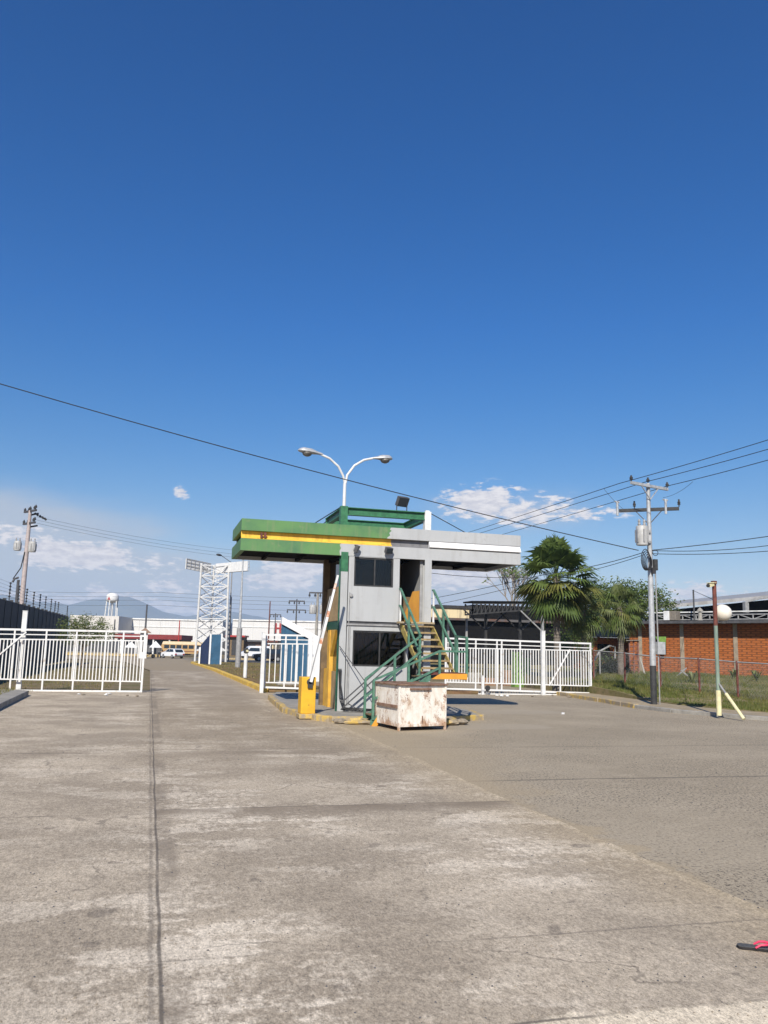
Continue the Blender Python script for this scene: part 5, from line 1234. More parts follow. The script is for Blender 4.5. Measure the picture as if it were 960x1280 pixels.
# shed roof behind: grey sheet gable
r2 = thing('industrial_shed', at(900, 800, 70), 'large grey metal-roofed shed rising behind the brick building', 'shed')
r2.location.z = .5
P = [at(812, 762, 64), at(1080, 737.5, 60), at(1080, 730, 84), at(812, 757.5, 86)]
m = MB(); m.prism(P, (0,0,.25)); m.build('roof', M['roofmetal'], r2)
m = MB(); a, b = at(812, 764.8, 65), at(1080, 737.5, 61.5); m.prism([Vector((a.x,a.y,.5)), Vector((b.x,b.y,.5)), b, a], bnn*.3); m.build('wall', M['black'], r2)
m = MB()
for u, v in ((932, 752), (1000, 749)):
    a = at(u, v, 61.5); m.beam((a.x,a.y,.6), a, .3)
    c = at(u+60, v-14, 60); m.beam(a, c, .16)
m.build('steel_frame', M['grey'], r2)
# AC unit and roof fittings
p = at(842, 779, 49.5); s = along(838)
r = thing('air_conditioner', bq(s, -.1, zt+.22), 'white and grey air conditioner on the ledge of the brick building', 'air conditioner')
m = MB(); bslab(m, s-.2, s+.18, -.35, .25, zt+.225, zt+.80); m.build('casing', M['white'], r, bevel=.02)
m = MB(); bslab(m, s+.181, s+.62, -.3, .25, zt+.225, zt+.80); m.build('grille_box', pm('ac_grille', (.25,.22,.18), (.14,.12,.1), 18, .7), r, bevel=.02)
s = along(866.5); r = thing('roof_mast', bq(s, .3, zt+.22), 'thin steel mast with a stay wire on the brick building roof', 'mast')
zz = at(866, 735, 50.5).z; m = MB(); m.tube([bq(s,.3,zt+.22), bq(s,.3,zz)], .05, 8); m.build('shaft', M['dkgrey'], r)
m = MB(); m.tube([bq(s,.3,zz-.05), at(893, 750, 25.5)], .012, 5); m.build('stay_wire', M['cable'], r)
s = along(876); r = thing('roof_vent', bq(s, .1, zt+.22), 'small pale lantern-shaped roof vent beside the steel mast', 'vent')
m = MB(); m.lathe(bq(s,.1,zt+.22), [(.17,0),(.13,.1),(.11,.5)], 10); m.build('pipe', M['conc'], r); m = MB(); m.lathe(bq(s,.1,zt+.75), [(.2,0),(.2,.05),(.03,.25)], 10); m.build('cap', M['conc'], r)
m = MB(); m.tube([bq(s,.1,zt+.7), bq(s,.1,zt+.8)], .05, 6); m.build('neck', M['conc'], r)
# small brick hut at left end
hp = at(760, 838, 58); r = thing('brick_hut', (hp.x, hp.y, .5), 'small brick hut with a grey sheet roof under the palm fronds', 'hut')
a, b = at(738, 800, 58), at(790, 797, 58.5); zz = at(760, 797, 58).z; sv = (Vector((b.x-a.x,b.y-a.y,0))).normalized(); nv = Vector((-sv.y, sv.x, 0)); L = (Vector((b.x-a.x,b.y-a.y,0))).length
def hq(s,n,z): return Vector((a.x,a.y,0))+sv*s+nv*n+Vector((0,0,z))
m = MB(); m.prism([hq(0,0,.3),hq(L,0,.3),hq(L,3,.3),hq(0,3,.3)], (0,0,zz-.3)); m.build('wall', M['brick'], r)
m = MB(); m.prism([hq(-.4,-.8,zz), hq(L+.3,-.8,zz), hq(L+.3,3.2,zz+.75), hq(-.4,3.2,zz+.75)], (0,0,.08)); m.build('roof', M['dkgrey'], r)
m = MB(); m.prism([hq(.5,-.02,1.4),hq(1.4,-.02,1.4),hq(1.4,-.02,2.5),hq(.5,-.02,2.5)], nv*.015); m.build('window', M['black'], r)
m = MB(); m.prism([hq(0,-.04,.3),hq(.18,-.04,.3),hq(.18,-.04,zz-.01),hq(0,-.04,zz-.01)], nv*.035); m.build('pier', M['conc'], r)
# stacked ladder-like rack and leaning planks
rk = at(793, 842, 48); rk.z = verge_z(rk.x, rk.y); r = thing('steel_rack', rk, 'rusty pinkish steel rack standing against the end of the brick wall', 'rack')
m = MB(); hR = 1.9
for sx in (-.28, .0, .28):
    m.beam(rk+bs*sx, rk+bs*sx+Vector((0,0,hR)), .06)
for k in range(7): m.beam(rk-bs*.28+Vector((0,0,.2+.27*k)), rk+bs*.28+Vector((0,0,.25+.27*k)), .05)
m.build('rack_frame', pm('pink_rust', (.28,.14,.11), (.2,.09,.07), 9), r)
m = MB(); m.beam(rk-bs*.4+Vector((0,0,hR)), rk+bs*.4+Vector((0,0,hR+.02)), .3, .04); m.build('top_board', M['conc'], r)
def leaning(label, u0, v0, u1, v1, d, w, mat):
    a = at(u0, v0, d); a.z = verge_z(a.x, a.y); b = at(u1, v1, d+.6); m = MB(); m.beam(a, b, w, w*.5); tag(m.build('plank', mat), label, 'plank')
leaning('pale plank leaning near the second pier of the brick wall', 862, 858, 851, 838, 44, .10, M['conc'])
leaning('pale plank leaning on the yellowish end pier of the brick wall', 806, 838, 800, 822, 47, .09, M['conc'])
leaning('grey board lying aslant in the grass at the foot of the wall', 846, 846, 858, 835, 46, .07, M['grey'])
fr_ = at(748, 845, 44); fr_.z = verge_z(fr_.x, fr_.y); r = thing('pipe_frame', fr_, 'grey bent pipe frame standing right of the white gate', 'frame')
m = MB(); m.tube([fr_-Vector((.4,0,-.5)), fr_+Vector((.1,0,1.25)), fr_+Vector((.7,0,1.55)), fr_+Vector((1.0,0,1.5)), fr_+Vector((1.0,0,.9))], .05, 8); m.build('pipe', M['grey'], r, smooth=True)
m = MB(); m.tube([fr_+Vector((.1,0,0)), fr_+Vector((.1,0,1.25))], .04, 8); m.build('leg', M['grey'], r)

# ------------------------------------------------------------------ carport and buildings behind the right gate
yc = 45.
cp = thing('carport', FY(640, 830, yc+4), 'black steel carport with a latticed front beam behind the right gate', 'carport'); cp.location.z = 0
p1, p2 = FY(591, 754, yc), FY(679, 754.5, yc)
x0, x1 = p1.x, p2.x; zc_, zc2 = p1.z, p2.z
m = MB(); hh = .55
m.beam((x0,yc,zc_), (x1,yc,zc2), .09); m.beam((x0,yc,zc_-.62), (x1,yc,zc2-.30), .08)
n = 17
for i in range(n+1):
    f = i/n; x = x0+(x1-x0)*f; zt_ = zc_+(zc2-zc_)*f; zb_ = zc_-.62+(zc2-.30-zc_+.62)*f
    m.beam((x,yc,zt_), (x,yc,zb_), .06)
    if i < n:
        f2 = (i+1)/n; xx = x0+(x1-x0)*f2; m.beam((x,yc,zb_), (xx,yc,zc_+(zc2-zc_)*f2), .045)
for i in range(2):
    y = yc+i*1.2; m.beam((x0,y,zc_), (x0,y,zc_-.62), .06); 
    if i < 1: m.beam((x0,y,zc_-.62), (x0,y+1.2,zc_), .045)
m.beam((x0,yc,zc_-.62),(x0,yc+1.2,zc_-.62),.08); m.build('front_truss', M['dark'], cp)
m = MB(); m.prism([(x0-.1,yc-.1,zc_+.05),(x1+.2,yc-.1,zc2+.05),(x1+.2,yc+1.3,zc2+.05),(x0-.1,yc+1.3,zc_+.05)], (0,0,.08)); m.build('roof', M['black'], cp)
for (u, y) in ((678, yc), (607, yc+1.1), (650, yc+1.2)):
    x = FY(u, 800, y).x; m = MB(); m.beam((x,y,0), (x,y,zc_-(.31 if y == yc else .02)), .14); m.build('post', M['grey'] if y == yc else M['dark'], cp)
    m = MB()
    for s in (-1, 1):
        if y == yc and s > 0: continue
        m.beam((x,y-.02,zc_-1.5), (x+s*1.4,y-.02,zc_-.3), .07)
    m.build('knee_brace', M['grey'] if y == yc else M['dark'], cp)
# open hall at the back, the shade inside it given as solid black walls
r = thing('shaded_hall', FY(620, 830, 62), 'long open shed, its shaded inside a black wall, with a pale eave closing the view behind the carport', 'shed'); r.location.z = 0
a, b = FY(470, 780, 68), FY(735, 782, 68); ze = FY(600, 776.5, 68).z
m = MB(); m.box((a.x, 68, -.1), (b.x, 80, ze)); xh = FY(593, 780, 68.2).x; m.box((xh, 68.2, ze+.225), (b.x+1, 80, FY(640, 757.5, 68.2).z)); m.build('wall', M['black'], r)
m = MB(); m.box((a.x-.3, 67.5, ze+.002), (b.x+.3, 68.19, ze+.20)); m.build('eave', pm('faded_eave', (.10,.095,.095), (.13,.06,.04), .5, .7, lo=.45, hi=.6), r)
# cream fascia building
r = thing('cream_canopy_building', FY(560, 830, 52), 'low canopy with a stained cream fascia seen between stairs and carport', 'canopy'); r.location.z = 0
a, b = FY(470, 758.5, 50), FY(586.5, 760, 50); zb_ = FY(560, 772, 50).z
m = MB(); m.prism([(a.x,50,zb_-.02),(b.x,50,zb_),(b.x,50,b.z-.06),(a.x,50,b.z-.06)], (0,.2,0)); m.build('fascia', M['cream'], r)
m = MB(); m.box((a.x,50-.1,b.z-.055), (b.x+.3,57,b.z+.12)); m.build('roof', M['dark'], r)
m = MB()
for u in (520, 560, 583): x = FY(u,800,51).x; m.beam((x,51,0),(x,51,b.z-.06), .12)
m.build('post', M['grey'], r)
# lime green door leaf, stacked crates and low wall behind the bars
x = FY(652, 830, 41).x; r = thing('green_cabinet', (x,41,0), 'lime green tall cabinet standing behind the bars of the right gate', 'cabinet')
m = MB(); z0_, z1_ = 0.0, FY(652,815,41).z; m.box((x-.38,41,z0_),(x+.05,41.5,z1_)); m.build('left_door', M['lime'], r, bevel=.01); m = MB(); m.box((x+.09,41,z0_),(x+.5,41.5,z1_-.3)); m.build('right_door', M['lime'], r, bevel=.01)
x = FY(638, 850, 42.5).x; r = thing('crate_stack', (x,42.5,0), 'brown stacked crates left of the lime green cabinet', 'crates')
for i, (dx, zz_, w) in enumerate(((0,0,.8),(0.05,.42,.75),(.95,0,.7),(-1.2,0,.7))):
    m = MB(); m.box((x+dx-w/2,42.5,zz_),(x+dx+w/2,43.1,zz_+.4)); m.build('crate', pm('crate_wood', (.32,.20,.13), (.22,.13,.08), 6), r, bevel=.01)
m = MB(); m.box((FY(560,850,47).x,47,0),(FY(735,850,47).x,47.25,.55)); tag(m.build('low_wall', M['conc'], bevel=.02), 'low grey concrete wall on the ground under the carport', 'wall')

# ------------------------------------------------------------------ plants
LM = {'g1': leafmat('leaf_deep', (.10,.155,.038)), 'g2': leafmat('leaf_mid', (.15,.21,.052)), 'g3': leafmat('leaf_light', (.19,.23,.065)), 'y': leafmat('leaf_yellow', (.36,.33,.05)), 'yo': leafmat('leaf_olive', (.21,.215,.055)), 'br': leafmat('leaf_dead', (.20,.14,.08)), 'pale': leafmat('leaf_pale', (.19,.225,.08))}
def fan_palm(label, base, hc, R, nf, droop=.5, ytips=.0, trunk_r=.14, skirt=True, mats=None, leaflets=15, seed=1, width=1.0, asp=1.0):
    rnd = random.Random(seed); base = Vector(base); c = base+Vector((0,0,hc))
    r = thing('palm_tree', base, label, 'palm tree')
    m = MB(); m.tube([base, base+Vector((.03,0,hc*.5)), c+Vector((0,0,.1))], [trunk_r*1.25, trunk_r, trunk_r*.9], 12)
    for k in range(int(hc/.16)): m.lathe(base+Vector((.02,0,.1+k*.16)), [(trunk_r*1.02,0),(trunk_r*1.12,.04),(trunk_r*1.0,.09)], 10)
    m.build('trunk', M['trunkgrey'], r)
    leaflets = int(leaflets*1.5); width *= .72
    mats = mats or [LM['g1'], LM['g2'], LM['yo'], LM['y'], LM['br']]
    m = MB()
    for i in range(nf):
        f = (i+.5)/nf; el = math.radians(86-162*f**1.1+rnd.uniform(-12,12)); az = i*2.39996+rnd.uniform(-.3,.3)
        d = Vector((math.cos(el)*math.cos(az), math.cos(el)*math.sin(az), math.sin(el)))
        L1 = R*rnd.uniform(.42,.6); L2 = R*rnd.uniform(.46,.58)
        low = .5 < f < .86
        if low and rnd.random() < ytips: mi = 3 if rnd.random() < .6 else 2
        elif f > .97 and skirt: mi = 4
        else: mi = 0 if rnd.random() < .5 else (1 if rnd.random() < .8 else 2)
        side = d.cross(Vector((0,0,1))); side = side.normalized() if side.length > .05 else Vector((1,0,0))
        up = side.cross(d).normalized(); tw = rnd.uniform(-.5,.5); side, up = side*math.cos(tw)+up*math.sin(tw), up*math.cos(tw)-side*math.sin(tw)
        mid = c+d*(L1*.5)+Vector((0,0,.04)); e = c+d*L1-Vector((0,0,droop*.10*R*(1-abs(d.z))))
        m.tube([c, mid, e], [.022,.016,.01], 4, mi, caps=False)
        dd = (e-mid).normalized()
        for k in range(leaflets):
            a = math.radians(-105+210*k/(leaflets-1)); ld = (dd*math.cos(a)+side*math.sin(a)+up*.18*math.cos(a*1.0)).normalized()
            ln = L2*(1-.28*abs(a)/1.9)*rnd.uniform(.85,1.05); w = .036*width*R
            n1 = e+ld*ln*.55; dr_ = Vector((0,0,-1))*droop*ln*(.30+.3*rnd.random()); n2 = e+ld*ln*.95+dr_
            pw_ = up.cross(ld).normalized()*w
            mm = mi
            if mi == 0 and rnd.random() < .25: mm = 1
            fold = up*w*.35
            m.add([e-pw_*.25, e+pw_*.25, n1-pw_-fold*.2, n1+pw_+fold, n2], [(0,1,3,2),(2,3,4)], mm)
    m.build('crown', mats, r, fix=False)
    if skirt:
        m = MB()
        for i in range(26):
            az = rnd.uniform(0, 2*PI); l = rnd.uniform(.4,.9); p = c+Vector((math.cos(az)*.1, math.sin(az)*.1, -.1-rnd.random()*.3))
            q = p+Vector((math.cos(az)*.3, math.sin(az)*.3, -l)); s = Vector((-math.sin(az), math.cos(az), 0))*.08
            m.add([p-s*.3, p+s*.3, q+s, q-s], [(0,1,2,3)])
        m.build('dead_frond', LM['br'], r, fix=False)
    return r
def tbase(u, d):
    p = at(u, 830, d); return Vector((p.x, p.y, verge_z(p.x, p.y) if p.x > 19 else .0))
b = tbase(696, 39.5); fan_palm('tall fan palm with yellow lower fronds rising behind the right gate', b, at(694, 722, 39.5).z-b.z, 2.35, 66, .6, .6, .15, seed=3)
pal = [LM['g2'], LM['pale'], LM['yo'], LM['yo'], LM['br']]
b = tbase(730, 41); fan_palm('shorter fan palm with drooping pale fronds right of the tall palm', b, at(732, 764, 41).z-b.z, 1.4, 46, 1.2, .3, .13, False, pal, 13, 5, .8)
b = tbase(776, 44); fan_palm('drooping fan palm in front of the brick hut, left of the silver pole', b, at(774, 760, 44).z-b.z, 1.55, 50, 1.2, .25, .15, False, pal, 13, 9, .8)

def leafy(name, label, cat, base, blobs, n, leaf, mats, trunk_r, limbs=True, bark='bark', seed=1, group=None, flat=.0):
    """blobs = [(centre, rx, ry, rz)]: leaf clumps spread through each blob's volume"""
    rnd = random.Random(seed); base = Vector(base); r = thing(name, base, label, cat, group)
    m = MB(); top = sum((Vector(b[0]) for b in blobs), Vector())/len(blobs)
    fork = base.lerp(Vector((base.x*.6+top.x*.4, base.y*.6+top.y*.4, top.z)), .45)
    m.tube([base, base.lerp(fork, .5)+Vector((.05,0,0)), fork], [trunk_r, trunk_r*.8, trunk_r*.7], 9)
    if limbs:
        for bl in blobs:
            c = Vector(bl[0]); mid = fork.lerp(c, .5)+Vector((rnd.uniform(-.2,.2), rnd.uniform(-.2,.2), .15)); m.tube([fork, mid, c], [trunk_r*.5, trunk_r*.3, trunk_r*.1], 6)
            for k in range(3):
                e = c+Vector((rnd.uniform(-1,1)*bl[1], rnd.uniform(-1,1)*bl[2], rnd.uniform(-.5,.8)*bl[3])); m.tube([mid.lerp(c, .6), e], [trunk_r*.14, trunk_r*.05], 4)
    m.build('trunk', M[bark], r)
    m = MB(); tot = sum(b[1]*b[2]*b[3] for b in blobs)
    for bl in blobs:
        c = Vector(bl[0]); k = int(n*bl[1]*bl[2]*bl[3]/tot); ncl = max(5, k//26)
        for _ in range(ncl):
            while True:
                q = Vector((rnd.uniform(-1,1), rnd.uniform(-1,1), rnd.uniform(-1,1)))
                if .35 < q.length < 1: break
            cc = c+Vector((q.x*bl[1], q.y*bl[2], q.z*bl[3])); cr = leaf*rnd.uniform(1.6,3.4); mi0 = rnd.randrange(len(mats))
            for _ in range(26):
                p = cc+Vector((rnd.gauss(0,1), rnd.gauss(0,1), rnd.gauss(0,1)*(1-.55*flat)))*cr*.6
                a = Vector((rnd.gauss(0,1), rnd.gauss(0,1), rnd.gauss(0,.5))).normalized(); b_ = Vector((rnd.gauss(0,1), rnd.gauss(0,1), rnd.gauss(0,.7+.5*(1-flat)))); b_ = (b_-a*b_.dot(a)).normalized()
                l = leaf*rnd.uniform(.6,1.2); w = l*.45
                m.add([p-a*l*.5, p+b_*w*.5, p+a*l*.5, p-b_*w*.5], [(0,1,2,3)], mi0 if rnd.random() < .75 else rnd.randrange(len(mats)))
    m.build('crown', mats, r, fix=False); return r
gg = [LM['g1'], LM['g2'], LM['g2'], LM['g3']]
def bl(u, v, d, rx, rz, ry=None): return (tuple(at(u, v, d)), rx, ry or rx, rz)
d = 56; b = tbase(790, d)
leafy('almond_tree', 'broad dark green tree spreading behind the drooping palms and the silver pole', 'tree', b, [bl(765,742,d,1.3,.7), bl(785,738,d,1.4,.75), bl(803,748,d,1.4,.7), bl(775,756,d,1.8,.9), bl(818,741,d,1.0,.3), bl(830,753,d,1.1,.28), bl(806,766,d,1.6,.9), bl(760,765,d,1.2,1.0), bl(822,760,d,1.2,.35)], 9000, .20, gg, .22, seed=4, flat=.6)
d = 60; b = tbase(748, d)
leafy('shade_tree', 'rounded mid-green tree between the tall palm and the broad tree', 'tree', b, [bl(750,742,d,1.0,.9), bl(744,752,d,1.2,1.2), bl(758,752,d,1.0,1.0)], 4200, .19, gg, .18, seed=8)
# dark shrubbery under the palms
for k, (u, v, d, rx, rz, lab) in enumerate([(714,806,46,1.1,1.1,'dark bush filling the gap under the drooping palms'),(757,834,50,.7,.5,'dark bush in front of the brick hut wall'),(768,835,47,.8,.5,'low olive bush at the foot of the brick hut')]):
    b = tbase(u, d); leafy('bush', lab, 'bush', b, [bl(u,v,d,rx,rz), bl(u+8,v+6,d,rx*.7,rz*.8)], 2200, .16, [LM['g1'],LM['g1'],LM['g2']], .06, seed=20+k)
# sparse half-bare tree
def bare_tree():
    rnd = random.Random(11); d = 84; b = tbase(641, d); b.z = 0; r = thing('bare_tree', b, 'sparse half-bare tree with thin branches above the carport roof', 'tree')
    m = MB(); tips = []
    def br(p, dv, L, rad, depth):
        q = p+dv*L; mid = p.lerp(q, .5)+Vector((rnd.uniform(-1,1),rnd.uniform(-1,1),0))*L*.05
        m.tube([p, mid, q], [rad, rad*.85, rad*.68], 5, caps=False)
        if depth == 0: tips.append((q, dv)); return
        for _ in range(rnd.choice((2,3,3))):
            nd = (dv+Vector((rnd.gauss(0,.36),rnd.gauss(0,.36),rnd.gauss(.10,.16)))).normalized(); br(q, nd, L*rnd.uniform(.62,.85), rad*.64, depth-1)
    top = at(641, 760, d); br(b, Vector((0,0,1)), top.z-b.z-.4, .15, 0); base = tips.pop()[0]
    for k in range(7):
        br(base, Vector((rnd.uniform(-.55,.45), rnd.uniform(-.4,.4), 1)).normalized(), 1.75, .085, 3)
    m.build('trunk', M['palebark'], r)
    m = MB()
    for q, dv in tips:
        if rnd.random() < .6:
            for _ in range(4):
                p = q+Vector((rnd.gauss(0,.14),rnd.gauss(0,.14),rnd.gauss(0,.14))); a = Vector((rnd.gauss(0,1),rnd.gauss(0,1),rnd.gauss(0,1))).normalized(); c = a.orthogonal().normalized(); l = .34
                m.add([p-a*l*.5, p+c*l*.25, p+a*l*.5, p-c*l*.25], [(0,1,2,3)])
    m.build('crown', LM['g2'], r, fix=False)
bare_tree()
# left bush beyond the gate
d = 62; b = foot(102, d)
leafy('thorn_bush', 'feathery olive green thorn tree beyond the left gate at the wall end', 'tree', b, [bl(95,781,d,1.3,.7), bl(112,783,d,1.5,.75), bl(128,793,d,1.0,.5), bl(88,773,d,.5,.4), bl(105,795,d,2.0,.7)], 6500, .14, [LM['g2'], LM['yo'], LM['g1'], LM['pale']], .10, seed=31, flat=.3)
# tufts along the brick wall
for k, (u, v, d, lab, mt) in enumerate([(946,849,42,'light green spiky plant at the foot of the brick wall near the right edge','g3'),(865,852,40,'arching grass tuft near the leaning plank','pale'),(917,846,44,'small green plant at the foot of the third pier','g3')]):
    rnd = random.Random(50+k); p = at(u, v, d); p.z = verge_z(p.x, p.y); m = MB()
    for i in range(40):
        az = rnd.uniform(0, 2*PI); l = rnd.uniform(.35,.8); ou = Vector((math.cos(az), math.sin(az), 0)); s = Vector((-math.sin(az), math.cos(az), 0))*.03
        m.add([p-s, p+s, p+ou*l*.35+Vector((0,0,l*.7))+s, p+ou*l*.35+Vector((0,0,l*.7))-s, p+ou*l*.8+Vector((0,0,l*.6))], [(0,1,2,3),(3,2,4)])
    tag(m.build('plant', LM[mt], fix=False), lab, 'plant')

# ------------------------------------------------------------------ wires
def wire(name, label, pts, r=.012, sag=.0, group=None, mat='cable'):
    P = [Vector(p) for p in pts]; out = []
    for a, b in zip(P[:-1], P[1:]):
        n = 14
        for i in range(n+(1 if b is P[-1] else 0)):
            f = i/n; q = a.lerp(b, f); q.z -= sag*4*f*(1-f); out.append(q)
    m = MB(); m.tube(out, r, 5); return tag(m.build(name, M[mat], smooth=True), label, 'cable', group)
PY = MPc.y
wire('overhead_cable', 'single black cable sagging across the sky from upper left to the silver pole', [at(-160, 432, 24), at(798, 688, 29.8)], .016, .25)
for k, (lab, pu, pv, ru, rv, lu, lv) in enumerate((('topmost of three power lines above the silver pole, left end of the crossarm', 775, 604, 1000, 536, 583, 667), ('middle of three power lines, carried on the tip of the silver pole', 808, 602, 1000, 550, 596, 667), ('lowest of three power lines, on the right end of the top crossarm', 836, 607, 1000, 564, 621, 668))):
    a = FY(pu, pv, PY-.1)
    wire('power_line', lab, [at(ru+60, rv-18, 24.5), a, at(lu-90, lv+27, 70)], .013, .05)
wire('service_cable', 'upper communication cable running right from the silver pole', [FY(812, 688, PY), at(1030, 660, 27)], .014, .05)
wire('service_cable', 'second communication cable running right from the silver pole', [FY(812, 688, PY), at(1030, 671, 27)], .012, .18)
wire('service_cable', 'lowest communication cable running right from the silver pole', [FY(812, 692, PY), at(1030, 682, 27)], .012, .12)
wire('service_cable', 'upper communication cable crossing in front of the tall palm', [FY(806, 690, PY), at(690, 716, 36), at(480, 758, 55)], .014, .1)
wire('service_cable', 'lower communication cable crossing in front of the tall palm', [FY(806, 693, PY), at(690, 722, 36), at(480, 768, 55)], .012, .1)
wire('service_cable', 'dark cable sagging under the right canopy of the booth', [at(470, 706, 40), at(660, 722, 44)], .014, .2)
wire('jumper_wire', 'thin dropper wire from the crossarm insulator to the power line on the right', [FY(829, 622, PY-.4), at(866, 602, 28.3)], .006, .1)
wire('jumper_wire', 'thin dropper wire from the left fuse up to the power line', [FY(780, 637, PY+.4), at(755, 611, 31)], .006, .05)
for k, (lab, v0, v1) in enumerate((('highest thin line from the crowded left pole toward the booth', 646, 687), ('middle thin line from the crowded left pole toward the booth', 650, 692), ('lowest thin line from the crowded left pole toward the booth', 654, 696))):
    wire('power_line', lab, [LW(46, v0), at(330, v1+4, 82)], .009, .35, mat='cable_far')
for k, (lab, v0, v1, d) in enumerate((('upper thin far line low over the left horizon', 736, 745, 150), ('second thin far line low over the left horizon', 741, 750, 150), ('third thin far line just above the water tower', 745, 755, 152), ('fourth thin far line level with the mountain top', 752, 761, 152))):
    wire('power_line', lab, [at(-60, v0, d), at(200, (v0+v1)/2, d), at(480, v1+3, d-10)], .022, .3, mat='cable_far')

# ------------------------------------------------------------------ flip-flop, stones, litter
ff = thing('flip_flop', (3.82, 4.80, 0), 'black flip-flop with a bright pink strap lying on the concrete', 'flip-flop')
A = G(921, 1184.5, .004); B = G(973, 1190, .004); dv = (B-A); L = .29; dn = Vector((dv.x, dv.y, 0)).normalized(); sn = Vector((-dn.y, dn.x, 0))
A.z = .004
def outline(k):
    pts = []
    prof = [(0,.0),(.03,.028),(.1,.036),(.3,.033),(.5,.034),(.75,.047),(.9,.042),(.97,.022),(1,0)]
    for f, w in prof: pts.append(A+dn*L*f+sn*w*k)
    for f, w in prof[::-1][1:-1]: pts.append(A+dn*L*f-sn*w*k)
    return pts
m = MB(); m.prism([p+Vector((0,0,.004)) for p in outline(1.0)], (0,0,.013)); m.build('sole_edge', M['soleedge'], ff)
m = MB(); m.prism([p+Vector((0,0,.0172)) for p in outline(.93)], (0,0,.003)); m.build('footbed', M['sole'], ff)
m = MB(); toe = A+dn*L*.80+Vector((0,0,.03))
for k in (-1, 1):
    h = A+dn*L*.36+sn*.036*k+Vector((0,0,.02)); md = A+dn*L*.58+sn*.03*k+Vector((0,0,.043)); m.tube([h, h.lerp(md,.5)+Vector((0,0,.008)), md, toe+Vector((0,0,.012)), toe-Vector((0,0,.01))], [.006,.0075,.0075,.006,.005], 8)
m.build('strap', M['pink'], ff, smooth=True)
def stone(label, p, s, mat, seed, group=None):
    rnd = random.Random(seed); p = Vector(p); m = MB(); vs = []; n, k = 9, 6
    for i in range(k+1):
        t = PI*i/k
        for j in range(n):
            a = 2*PI*j/n; q = .72+.45*rnd.random(); vs.append(p+Vector((s[0]*math.sin(t)*math.cos(a)*q, s[1]*math.sin(t)*math.sin(a)*q, s[2]*(1-math.cos(t))*.5*(.9+.2*rnd.random()))))
    fs = [(i*n+j, i*n+(j+1) % n, (i+1)*n+(j+1) % n, (i+1)*n+j) for i in range(k) for j in range(n)]
    m.add(vs, fs); tag(m.build('stone', mat), label, 'stone', group)
stn = pm('stone_grey', (.30,.25,.19), (.2,.17,.13), 12, .9, bump=.4)
stn = pm('stone_grey', (.30,.25,.19), (.2,.17,.13), 12, .9, bump=.4)
stone('yellow-stained broken concrete lump beside the steel bin', (7.15, 19.9, 0), (.30,.22,.16), M['yellow_dirty'], 1)
stone('dark round stone right of the broken concrete by the steel bin', (7.55, 20.0, 0), (.16,.14,.15), stn, 2)
stone('flat grey stone behind the right corner of the steel bin', (7.25, 20.5, 0), (.34,.18,.10), stn, 3)
stone('long broken kerb piece on the ground before the booth stairs', (4.98, 20.05, 0), (.42,.12,.11), M['yellow_dirty'], 4)
stone('yellow-edged kerb rubble left of the stairs foot', (5.0, 20.3, 0), (.25,.15,.15), M['yellow_dirty'], 5)
stone('flat brown slab in the gutter by the drain pipe', (4.55, 20.35, 0), (.2,.15,.12), stn, 6)
for k in range(14):
    u = random.choice((random.uniform(600,740), random.uniform(60,180))); v = random.uniform(869, 873) if u > 400 else random.uniform(868,872)
    p = G(u, v); stone('small pale pebble at the foot of the gates', (p.x, p.y, 0), (random.uniform(.05,.11),)*2+(random.uniform(.04,.09),), random.choice((stn, M['white_dirty'])), 100+k, 'pebbles at the foot of the gates')
m = MB(); p = G(703, 893); m.prism([p+Vector((x,y,.005)) for x,y in ((-.05,-.04),(.05,-.03),(.03,.05),(-.03,.03))], (.01,.0,.05)); tag(m.build('paper_scrap', M['white']), 'scrap of white paper on the asphalt', 'litter')
# loose gravel grains on the near pavement
def grains():
    n = 2600; m = MB()
    for _ in range(n):
        y = 3.2+random.random()**1.6*16; x = random.uniform(-.52,.52)*y*1.1+y*.27; s = random.uniform(.002,.006)*(1+y*.05); z = .005
        h = s*random.uniform(.7,1.3)
        m.add([(x-s,y-s*.6,z),(x+s*.8,y-s,z),(x+s,y+s*.7,z),(x-s*.6,y+s,z),(x,y,z+h)], [(0,1,4),(1,2,4),(2,3,4),(3,0,4)], random.choice((0,0,1)))
    return tag(m.build('gravel', [stn, M['dkgrey']], base=(0,0,0), fix=False), kind='stuff')
grains()

# ------------------------------------------------------------------ haze
def haze():
    m = bpy.data.materials.new('haze_air'); m.use_nodes = True; t = m.node_tree; t.nodes.remove(t.nodes['Principled BSDF'])
    v = t.nodes.new('ShaderNodeVolumePrincipled'); v.inputs['Color'].default_value = (.54,.71,.97,1); v.inputs['Density'].default_value = HAZE; v.inputs['Anisotropy'].default_value = 0.0
    t.links.new(v.outputs[0], t.nodes['Material Output'].inputs['Volume'])
    mb = MB(); mb.box((-5400,-5400,-40), (5400,5400,240)); o = mb.build('haze', m, base=(0,0,0)); tag(o, kind='stuff')
HAZE = .00022
if HAZE: haze()

